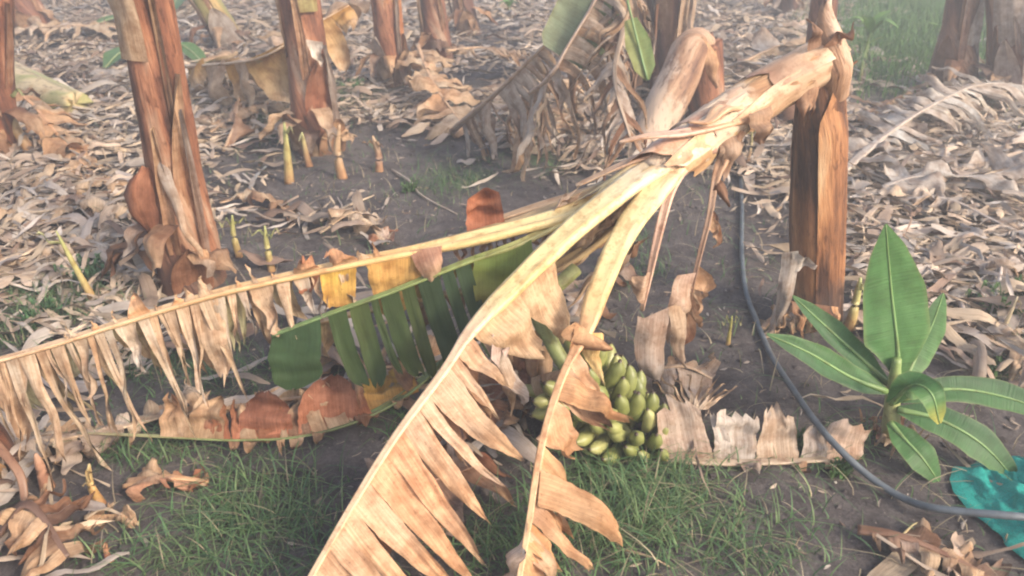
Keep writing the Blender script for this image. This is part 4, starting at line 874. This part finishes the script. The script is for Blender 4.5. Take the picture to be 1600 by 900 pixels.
# centre back: arched dead leaves with hanging strips
B3 = ((.50, .39, .30), (.46, .39, .33), (.40, .28, .20))
dead_leaf([GG(708, 222, .1), Y(770, 150, 4.7), Y(830, 90, 4.6), Y(920, 5, 4.6), Y(960, -40, 4.6)], 'arched dead leaf with brown hanging strips, left of the hanging pair', .34, 26, B3, (TAN, GREY, BROWN), (.42, .32, .25), .022, outR=(.3, -.3, -.9), downR=(.15, 0, -1), outL=(-.1, -.2, -.9), downL=(.2, 0, -1), twist=2, gather=.3, keep=.8)
dead_leaf([GG(790, 200, .12), Y(850, 130, 4.3), Y(885, 75, 4.2), Y(930, 0, 4.2), Y(960, -60, 4.2)], 'arched dead leaf with thick pale midrib, right of the hanging pair', .36, 26, B3+(TAN,), (TAN, GREY, STRAW), (.56, .44, .36), .024, outR=(.3, -.3, -.9), downR=(.2, 0, -1), outL=(-.2, -.2, -.9), downL=(-.2, 0, -1), twist=2, gather=.3, keep=.8)
dead_leaf([GG(655, 130, .3), GG(680, 170, .2), GG(735, 215, .03)], 'folded fan shaped leaf slumped from the split stem', .22, 18, (TAN, OTAN, STRAW), (STRAW, TAN), TAN, .012, twist=.5, gap=.03)
dead_leaf([GG(990, 200, .25), GG(920, 200, .16), GG(840, 225, .04)], 'heap of shredded grey leaf below the hanging leaves', .24, 24, (GREY, TAN, (.36, .28, .22)), (STRAW, GREY, TAN), GREY, .014, slant=.9, gather=.3)
dead_leaf([Y(985, -60, 4.3), Y(975, 40, 4.1), Y(960, 120, 3.95), Y(985, 215, 3.75)], 'shredded dead leaf hanging straight down beside the shaggy stem', .26, 30, (GREY, BROWN, (.36, .28, .22)), (TAN, GREY, BROWN), (.34, .26, .2), .016, outR=(.4, -.3, -.6), downR=(.0, -.1, -1), outL=(-.6, -.3, -.6), downL=(-.15, -.1, -1), twist=2, gather=.3)
dead_leaf([GG(880, 520, .01), GG(930, 450, .06), GG(990, 440, .05)], 'crumpled grey leaf on soil between the two stalks', .11, 10, (GREY, TAN), (GREY, BROWN), GREY, .01)
dead_leaf([GG(990, 590, .02), GG(1060, 600, .08), GG(1110, 610, .05)], 'tan leaf tuft on the soil right of the bananas', .12, 8, ((.5, .4, .33), TAN), (TAN, GREY), TAN, .01)
dead_leaf([GG(1190, 520, .02), GG(1215, 505, .05), GG(1255, 510, .03)], 'pale scrap lying at the foot of the stump', .08, 5, (PGREY, TAN), (TAN, OTAN), TAN, .008, gap=0)
dead_leaf([GG(0, 850, .05), GG(60, 830, .12), GG(110, 880, .05)], 'dark brown rotting leaf clump in the lower left corner', .12, 14, (BROWN, DBRN, TAN), (BROWN, TAN), DBRN, .014)

dead_leaf([GG(800, 215, .25), GG(870, 200, .30), GG(960, 175, .20)], 'tan collapsed frond under the arched leaf with thick midrib', .26, 20, ((.54, .42, .33), STRAW), (STRAW, TAN), TAN, .014, slant=.8, gather=.2)
dead_leaf([GG(700, 140, .3), GG(760, 130, .32), GG(830, 120, .2)], 'brown tangled frond behind the arched leaves', .26, 20, ((.44, .32, .24), TAN), (STRAW, TAN), TAN, .014, slant=.6, gather=.2)
dead_leaf([GG(560, 60, .25), GG(520, 80, .35), GG(470, 100, .3), GG(410, 125, .1)], 'long pale frond slumped on the litter between the background trunks', .26, 20, ((.54, .42, .33), STRAW), (STRAW, TAN), TAN, .016, slant=.6, gather=.2)
dead_leaf([GG(20, 60, .1), GG(120, 75, .2), GG(240, 60, .1)], 'long tan frond across the litter in the far left background', .25, 18, ((.54, .42, .33), STRAW), (STRAW, TAN), TAN, .016, slant=.6, gather=.2)
dead_leaf([GG(1140, 120, .05), GG(1210, 100, .15), GG(1280, 60, .1)], 'pale frond on the litter left of the broken tip', .25, 18, (PGREY, STRAW), (STRAW, TAN), TAN, .014, slant=.6, gather=.2)

# green hanging pieces in the centre back
def soft_leaf(pts, wtab, cA, cB, fold=.3, n=26, K=8, up=UP, ragg=.03, tipc=None, droop=0, side=(1, 1)):
    """whole banana leaf blade: width table over t, V fold, gentle wavy edge"""
    mb = MB(); S = spline(pts, n); T = tangents(S); rows = []; C = []; U = []; L = 0; sdd = random.uniform(0, 40)
    for i, p in enumerate(S):
        t = i/(n-1); s = T[i].cross(up).normalized(); nn = s.cross(T[i]).normalized(); wd = interp(wtab, t)
        if i: L += (S[i]-S[i-1]).length
        row = []; cr = []; ur = []
        for k in range(2*K+1):
            x = (k-K)/K; sg = side[0] if x > 0 else side[1]
            row.append(p+s*x*wd*sg*(1+.12*noise.noise(Vector((t*2.3, (1 if x > 0 else -1)*3.0, sdd)))+ragg*noise.noise(Vector((t*9, x, sdd))))+nn*(fold*wd*abs(x)**1.3-droop*wd*x*x+.10*wd*noise.noise(Vector((t*6+sdd, x*2, 4)))*abs(x)))
            c = lc(cA, cB, .5+.5*x)
            if tipc and t > .8: c = lc(c, tipc, (t-.8)/.2)
            edge = max(0, abs(x)-.9)*6
            cr.append(lc(c, lc(c, (.3, .3, .12), .5), min(1, edge))); ur.append((L, x*wd))
        rows.append(row); C.append(cr); U.append(ur)
    mb.grid(rows, C, U); return mb
tg_ = Thing('green_leaf', GG(905, 190), 'dull green torn leaf hanging among the dead ones in the centre back', 'leaf', 'green leaves behind')
tg_.part(soft_leaf([Y(950, -50, 4.35), Y(915, 30, 4.3), Y(880, 90, 4.25)], [(0, .12), (.5, .17), (.9, .16), (1, .12)], (.20, .26, .15), (.24, .28, .17), .1, up=Vector((0, -1, .4))), 'blade', M_GREEN)
mb = MB(); tube(mb, [Y(950, -50, 4.34), Y(915, 30, 4.29), Y(880, 90, 4.24)], .01, TAN, 10, 8); tg_.part(mb, 'midrib', M_RIB)
tg_ = Thing('green_leaf', GG(1005, 170), 'narrow yellow green leaf hanging beside the shaggy stem', 'leaf', 'green leaves behind')
tg_.part(soft_leaf([Y(985, 30, 3.9), Y(1000, 80, 3.85), Y(1012, 125, 3.8)], [(0, .03), (.4, .06), (.8, .05), (1, .01)], (.18, .26, .09), (.28, .30, .10), .1, up=Vector((0, -1, .2))), 'blade', M_GREEN)
mb = MB(); tube(mb, [Y(980, 0, 3.89), Y(1000, 80, 3.84), Y(1012, 125, 3.79)], .006, LGRN, 10, 8); tg_.part(mb, 'midrib', M_RIB)
for (ps, wd, lab) in (([GG(170, 130, .1), GG(200, 112, .16), GG(250, 92, .12)], .10, 'green leaf lying left of the front stem'), ([GG(255, 120, .1), GG(290, 105, .18), GG(330, 122, .05)], .09, 'green leaf tip lying right of the front stem'),
                      ([GG(130, 70, .1), GG(190, 62, .2), GG(240, 48, .1)], .11, 'dark green leaf farther back at left'), ([GG(265, 38, .1), GG(295, 18, .25), GG(325, 5, .2)], .13, 'bright green leaf at the top behind the front stem'),
                      ([GG(830, 205, .02), GG(880, 192, .05), GG(930, 190, .03)], .05, 'green leaf scrap beneath the shredded heap')):
    tg_ = Thing('green_leaf', gz(ps[0]), lab, 'leaf', 'green leaves behind')
    tg_.part(soft_leaf(ps, [(0, .02), (.3, wd), (.7, wd*.9), (1, .01)], (.13, .24, .08), (.10, .19, .07), .15), 'blade', M_GREEN)
    mb = MB(); tube(mb, [p+UP*.004 for p in ps], .006, (.3, .36, .18), 10, 8); tg_.part(mb, 'midrib', M_RIB)

# ------------------------------------------------------------------ young plant in front at right
yb = GG(1392, 700); yp = Thing('young_banana_plant', yb, 'young bright green banana plant with broad leaves beside the hose', 'banana plant')
D0 = yb.y
mb = MB(); tube(mb, [yb-UP*.02, Y(1393, 650, D0+.0), Y(1398, 590, D0+.02), Y(1402, 560, D0+.03)], [(0, .032), (.4, .025), (1, .012)], [(0, (.30, .20, .10)), (.3, (.30, .30, .14)), (1, (.22, .32, .11))], 20, 14, lump=.08); yp.part(mb, 'pseudostem', M_RIB)
YG, YD, YL = (.065, .175, .05), (.038, .115, .04), (.11, .25, .075)
toward = Vector((0, -1, .35))
tilt = Vector((0, -.75, .75))
yl = [ # points, width table (half), colours, fold, up
 ([Y(1404, 600, D0+.03), Y(1402, 540, D0+.06), Y(1392, 450, D0+.10), Y(1384, 350, D0+.12)], [(0, .012), (.12, .035), (.3, .098), (.6, .088), (.85, .05), (1, .003)], YG, YL, .22, toward, None),
 ([Y(1385, 612, D0+.0), Y(1330, 590, D0+.0), Y(1265, 552, D0+.0), Y(1198, 522, D0+.02)], [(0, .01), (.2, .032), (.55, .042), (.85, .024), (1, .003)], YD, YG, .3, tilt, None),
 ([Y(1388, 600, D0+.05), Y(1340, 555, D0+.08), Y(1290, 510, D0+.12), Y(1238, 462, D0+.16)], [(0, .01), (.25, .035), (.6, .040), (.85, .024), (1, .003)], YD, YG, .3, tilt, None),
 ([Y(1410, 600, D0+.06), Y(1432, 555, D0+.12), Y(1455, 510, D0+.16), Y(1474, 458, D0+.2)], [(0, .01), (.3, .045), (.65, .045), (.9, .02), (1, .003)], YD, YL, .25, toward, None),
 ([Y(1392, 630, D0-.04), Y(1425, 602, D0-.10), Y(1455, 615, D0-.17), Y(1468, 662, D0-.2)], [(0, .014), (.3, .042), (.65, .042), (.9, .026), (1, .006)], YG, YL, .2, tilt, (.5, .48, .1)),
 ([Y(1405, 625, D0+.04), Y(1480, 608, D0+.05), Y(1560, 618, D0+.03), Y(1660, 650, D0-.02)], [(0, .01), (.2, .034), (.6, .045), (.85, .035), (1, .004)], YD, YG, .25, tilt, None),
 ([Y(1402, 640, D0-.02), Y(1465, 655, D0-.06), Y(1535, 695, D0-.12), Y(1598, 764, D0-.18)], [(0, .01), (.2, .042), (.55, .056), (.85, .03), (1, .003)], YD, YG, .2, tilt, None),
 ([Y(1390, 660, D0-.05), Y(1412, 685, D0-.10), Y(1440, 715, D0-.15), Y(1468, 755, D0-.18)], [(0, .012), (.25, .042), (.6, .046), (.88, .024), (1, .003)], YG, YG, .2, tilt, None)]
for ps, wt, ca, cb, fo, up, tc_ in yl:
    wt = [(a, b*1.02) for a, b in wt]; mb = MB(); tube(mb, [p+up.normalized()*.001 for p in ps], [(0, .010), (.3, .0048), (1, .0015)], (.17, .29, .10), 20, 8, up=up)
    o = yp.part(mb, 'leaf', M_RIB); yp.part(soft_leaf(ps, wt, ca, cb, fo, up=up, tipc=tc_, n=32, droop=.1), 'blade', M_GREEN, o)
mb = MB()
for i in range(9):
    a = i*.7; p = yb+Vector((math.cos(a)*.03, math.sin(a)*.03, 0)); strip(mb, p, p+Vector((-math.sin(a), math.cos(a), 0))*.03, (math.cos(a)*.4, math.sin(a)*.4, .9), (math.cos(a), math.sin(a), -.1), random.uniform(.06, .13), cvar(random.choice([TAN, (.3, .14, .1), STRAW])), TAN, curl=.3, taper=.4)
yp.part(mb, 'dry_sheath', M_DRY)

# ------------------------------------------------------------------ shoots
def shoot(u, v, hpx, label, c=((.42, .34, .14), (.34, .38, .15)), fork=2, r=.012, lean=0, dry=False, kind='banana shoots'):
    b = GG(u, v); h = hpx/FPX*depth(b)/cp; th = Thing('banana_shoot', b, label, 'banana shoot', kind)
    top = b+Vector((lean*h, 0, h))
    mb = MB(); tube(mb, [b-UP*.01, b.lerp(top, .5)+Vector((random.uniform(-.1, .1)*h, 0, 0)), top], [(0, r*1.3), (.35, r), (.8, r*.65), (1, r*.25)], [(0, (.38, .20, .10)), (.35, c[0]), (1, c[1])], 14, 10, lump=.15); th.part(mb, 'shoot_stem', M_RIB)
    for i in range(fork):
        a = (i-.5*(fork-1))*1.4; mb = MB(); p = b.lerp(top, .78)
        d = Vector((math.sin(a)+lean, random.uniform(-.5, .1), .9)); strip(mb, p-Vector((r*.5, 0, 0)), p+Vector((r*.5, 0, 0)), d, (d.x*1.6, d.y, .0 if not dry else -.7), h*.38, c[1], lc(c[1], STRAW, .4), taper=.1, point=2, curl=.3, ny=8); th.part(mb, 'leaf', M_DRY if dry else M_GREEN)
    return th
shoot(375, 405, 62, 'pale forked shoot, left of the two beside the front stem', r=.014)
shoot(425, 425, 68, 'pale forked shoot, right of the two beside the front stem', r=.014)
shoot(152, 475, 110, 'tall thin yellow green shoot in the grass at left', r=.013, lean=-.25, fork=1)
shoot(155, 775, 70, 'ochre pointed shoot with curled white tip at lower left', ((.46, .28, .10), (.5, .4, .2)), 1, .012, 0, True)
shoot(170, 866, 32, 'tiny orange tipped shoot near the bottom edge', ((.5, .2, .12), (.5, .28, .16)), 1, .008, 0, True)
shoot(72, 755, 60, 'stubby reddish shoot beside the rotting clump', ((.36, .18, .12), (.4, .24, .16)), 0, .018)
shoot(452, 285, 85, 'curved green topped shoot at left foot of the second stem', r=.022, lean=.05, fork=1)
shoot(484, 262, 48, 'small hooked shoot in front of the second stem', ((.4, .24, .12), (.36, .36, .16)), 1, .018, -.1)
shoot(535, 278, 75, 'dry tan shoot right of the second stem', ((.42, .28, .16), (.48, .34, .22)), 2, .024, .05, True)
shoot(592, 262, 50, 'short brown dried shoot beside the bare soil', ((.3, .18, .12), (.4, .28, .18)), 2, .022, -.1, True)
shoot(1137, 540, 45, 'small yellow green sprout on bare soil beside the hose', ((.4, .36, .12), (.34, .36, .12)), 2, .008)
shoot(1326, 515, 80, 'yellow green shoot right of the stump foot', r=.018, fork=1)
shoot(1165, 262, 60, 'slender shoot where the hose vanishes', ((.3, .2, .12), (.3, .34, .14)), 2, .01)
shoot(50, 245, 95, 'forked olive shoot beside the left edge stem', ((.36, .25, .12), (.30, .34, .14)), 2, .03, -.1)
shoot(1556, 540, 70, 'pale bent shoot on the litter at right', ((.5, .42, .28), (.5, .42, .28)), 1, .009, .1, True)
shoot(1592, 265, 70, 'small olive shoot in grey leaves at right edge', ((.3, .3, .14), (.34, .36, .16)), 2, .012)
shoot(1345, 130, 0+70, 'slender stalk in front of the upper right grass', ((.2, .28, .1), (.16, .28, .08)), 2, .012)
# young leafy sprouts at upper right
for (u, v, s, lab) in ((1350, 95, .5, 'leafy green banana sprout behind the broken tip'), (1478, 95, .42, 'yellow green sprout between grass and the pale sheathed stem'), (795, 20, .2, 'small green sprout at the top edge')):
    b = GG(u, v); th = Thing('banana_sprout', b, lab, 'banana sprout', 'leafy banana sprouts behind')
    mb = MB(); tube(mb, [b, b+UP*s*.5], [(0, .02), (1, .01)], (.25, .32, .12), 8, 8); th.part(mb, 'pseudostem', M_RIB)
    for i in range(4):
        a = i*1.7+u; d = Vector((math.cos(a), math.sin(a)*.6, 0)); q = b+UP*s*.4
        th.part(soft_leaf([q, q+d*s*.25+UP*s*.3, q+d*s*.6+UP*s*(.42 if i % 2 else .2)], [(0, .01), (.4, .055), (.8, .045), (1, .004)], (.12, .26, .06), (.18, .32, .08), .2, n=14, K=4), 'leaf', M_GREEN)

# left bottom corner: brown mat of the next plant
cb = GG(-30, 740); th = Thing('banana_plant', cb, 'cut brown banana stump base at the lower left edge', 'banana plant')
th.part(stem_mesh([cb-UP*.03, cb+UP*.1, cb+Vector((-.03, 0, .26))], [(0, .11), (.5, .095), (1, .07)], rag=.05, n=24), 'stump', M_STEM)
mb = MB(); tube(mb, [G(-10, 690, .16), G(30, 740, .10), G(40, 790, .03)], [(0, .014), (1, .010)], BROWN, 14, 8, groove=.4); th.part(mb, 'leaf_stub', M_RIB)
th.part(sheath(cb, UP, .10, F-.6, F+1.3, 0, .2, .05, (.5, .3, .12), OTAN, seed=3), 'dry_sheath', M_DRY)

# ------------------------------------------------------------------ weeds on the right and on the soil
def weed(u, v, s, label, n=16, c=(.10, .2, .06)):
    b = GG(u, v); th = Thing('weed', b, label, 'weed', 'small leafy weeds'); mb = MB(); lf = MB()
    for i in range(n):
        a = random.uniform(0, 6.28); d = Vector((math.cos(a), math.sin(a), random.uniform(.4, 1.6))).normalized()*s*random.uniform(.4, 1)
        tube(mb, [b, b+d*.6+UP*.1*s, b+d], .0015, c, 6, 5)
        for k in range(4):
            q = b+d*random.uniform(.4, 1); e = Vector((random.uniform(-1, 1), random.uniform(-1, 1), .3)).normalized()
            strip(lf, q, q+e.cross(UP).normalized()*.012, e, (e.x, e.y, -.2), random.uniform(.02, .035), cvar(c), cvar(c), nx=2, ny=4, taper=0, point=2)
    th.part(mb, 'stalk', M_GRASS); th.part(lf, 'foliage', M_GREEN)
weed(1560, 505, .16, 'leafy weed sprawling at the right edge', 24, (.12, .22, .08))
weed(1595, 490, .13, 'darker weed cut by the right edge', 14)
weed(1545, 590, .08, 'low sprig right of the young plant')
weed(1240, 710, .05, 'tiny green sprig on the toothed pale leaf', 8)
weed(1310, 745, .06, 'small sprig under the hose', 8)
weed(140, 440, .14, 'feathery weed around the thin tall shoot', 22, (.09, .19, .08))
weed(60, 500, .12, 'feathery weed left of the thin tall shoot', 18, (.09, .19, .08))
weed(550, 145, .16, 'feathery green weed between the second and split stems', 24, (.10, .22, .08))
weed(640, 300, .07, 'sprig on bare soil in the middle', 8)

# ------------------------------------------------------------------ sticks
def twig(pts, r, label, c=(.42, .36, .3)):
    ps = [GG(u, v, dz) for u, v, dz in pts]; mb = MB(); tube(mb, ps, [(0, r), (.6, r*.8), (1, r*.3)], c, 18, 7, lump=.3)
    o = mb.build('dry_stick', M_RIB, None, True, ps[0]); tag(o, label, 'stick', 'dry sticks on the soil')
twig([(612, 262, .01), (640, 285, .02), (660, 310, .015), (715, 335, .01)], .008, 'pale twig crossing the bare soil')
twig([(500, 350, .01), (540, 330, .02), (585, 312, .03)], .009, 'short straw stick on bare soil by the curled scrap', STRAW)
twig([(1485, 470, .03), (1500, 520, .05), (1520, 580, .02)], .011, 'grey stick right of the young plant', GREY)
twig([(1555, 430, .04), (1550, 470, .08), (1540, 520, .03)], .009, 'pale stick in litter near the right edge', PGREY)
twig([(1205, 345, .01), (1225, 330, .03), (1232, 290, .02), (1220, 270, .01)], .011, 'forked pale root left of the stump', STRAW)
twig([(1390, 865, .02), (1415, 848, .05), (1425, 842, .05)], .004, 'little yellow stick on the brown leaf', (.5, .4, .2))
twig([(170, 95, .01), (220, 80, .02), (300, 60, .04)], .012, 'dark stick on soil behind the front stem', BROWN)
twig([(270, 180, .01), (320, 170, .02), (370, 180, .01)], .01, 'dark green stick right of the front stem', (.2, .24, .14))
twig([(385, 310, .01), (400, 280, .02), (420, 262, .02)], .012, 'grey bit of pipe on soil before the shoots', (.3, .32, .35))
twig([(960, 868, .01), (1010, 890, .02), (1050, 905, .01)], .004, 'straw stalk lying in grass at the bottom', (.5, .36, .24))

# ------------------------------------------------------------------ hose and net
hp = [(1150, 235), (1156, 285), (1158, 340), (1158, 400), (1165, 455), (1182, 505), (1205, 555), (1240, 610), (1275, 660), (1310, 700), (1355, 742), (1405, 775), (1450, 792), (1510, 800), (1580, 806), (1680, 815)]
mb = MB(); pts = [GG(u, v, .014) for u, v in hp]; pts[0].z += .03
for i, z_ in ((6, .03), (7, .075), (8, .105), (9, .09), (10, .05), (11, .035), (12, .06), (13, .085), (14, .11), (15, .10)): pts[i] = G(*hp[i], z_)
tube(mb, pts, .0105, (1, 1, 1), 160, 12)
o = mb.build('irrigation_hose', M_HOSE, None, True, pts[0]); tag(o, 'dusty black irrigation hose snaking over the soil', 'hose')

nb = GG(1580, 815); mb = MB(); n = 110; rows = []; C = []; U = []
for i in range(n):
    row = []; cr = []; ur = []
    for j in range(n):
        x, y = (i/(n-1)-.5)*2, (j/(n-1)-.5)*2
        a = math.atan2(y, x); m_ = max(abs(x), abs(y)); rad = .25*(1+.3*noise.noise(Vector((math.cos(a)*1.4, math.sin(a)*1.4, 7))))
        k = m_*rad/max(1e-6, math.hypot(x, y)) if m_ > 0 else 0
        px_, py_ = nb.x+.15+x*k*1.0, nb.y-.02+y*k*1.25
        rid = sum(abs(noise.noise(Vector((px_*f+3, py_*f*.6+px_*f*.5, f))))*amp for f, amp in ((7, .09), (18, .06), (41, .035), (85, .010)))
        zz = float(gh(px_, py_))+.012+(1-m_**3)*(.10-rid)
        row.append(Vector((px_+.02*noise.noise(Vector((px_*20, py_*20, 1))), py_+.02*noise.noise(Vector((px_*20, py_*20, 8))), max(zz, float(gh(px_, py_))+.004)))); cr.append((1, 1, 1)); ur.append((x, y))
    rows.append(row); C.append(cr); U.append(ur)
mb.grid(rows, C, U); o = mb.build('crumpled_net', M_TEAL, None, True, nb); tag(o, 'crumpled teal plastic netting at the lower right edge', 'netting')

# ------------------------------------------------------------------ the hazy air
import bmesh
bm = bmesh.new(); bmesh.ops.create_cube(bm, size=1)
for v_ in bm.verts: v_.co = (v_.co.x*1100, v_.co.y*1100, -1.2 if v_.co.z < 0 else 3.6)
me = bpy.data.meshes.new('haze'); bm.to_mesh(me); bm.free()
hz = bpy.data.objects.new('haze', me); col.objects.link(hz); tag(hz, 'thin pale haze in the air over the plantation', 'haze', kind='stuff')
m = bpy.data.materials.new('haze'); m.use_nodes = True; t = m.node_tree; t.nodes.remove(t.nodes['Principled BSDF'])
pv = t.nodes.new('ShaderNodeVolumePrincipled'); pv.inputs['Density'].default_value = HAZE; pv.inputs['Color'].default_value = (.92, .92, .95, 1); pv.inputs['Anisotropy'].default_value = .3
t.links.new(pv.outputs[0], t.nodes['Material Output'].inputs['Volume']); me.materials.append(m)
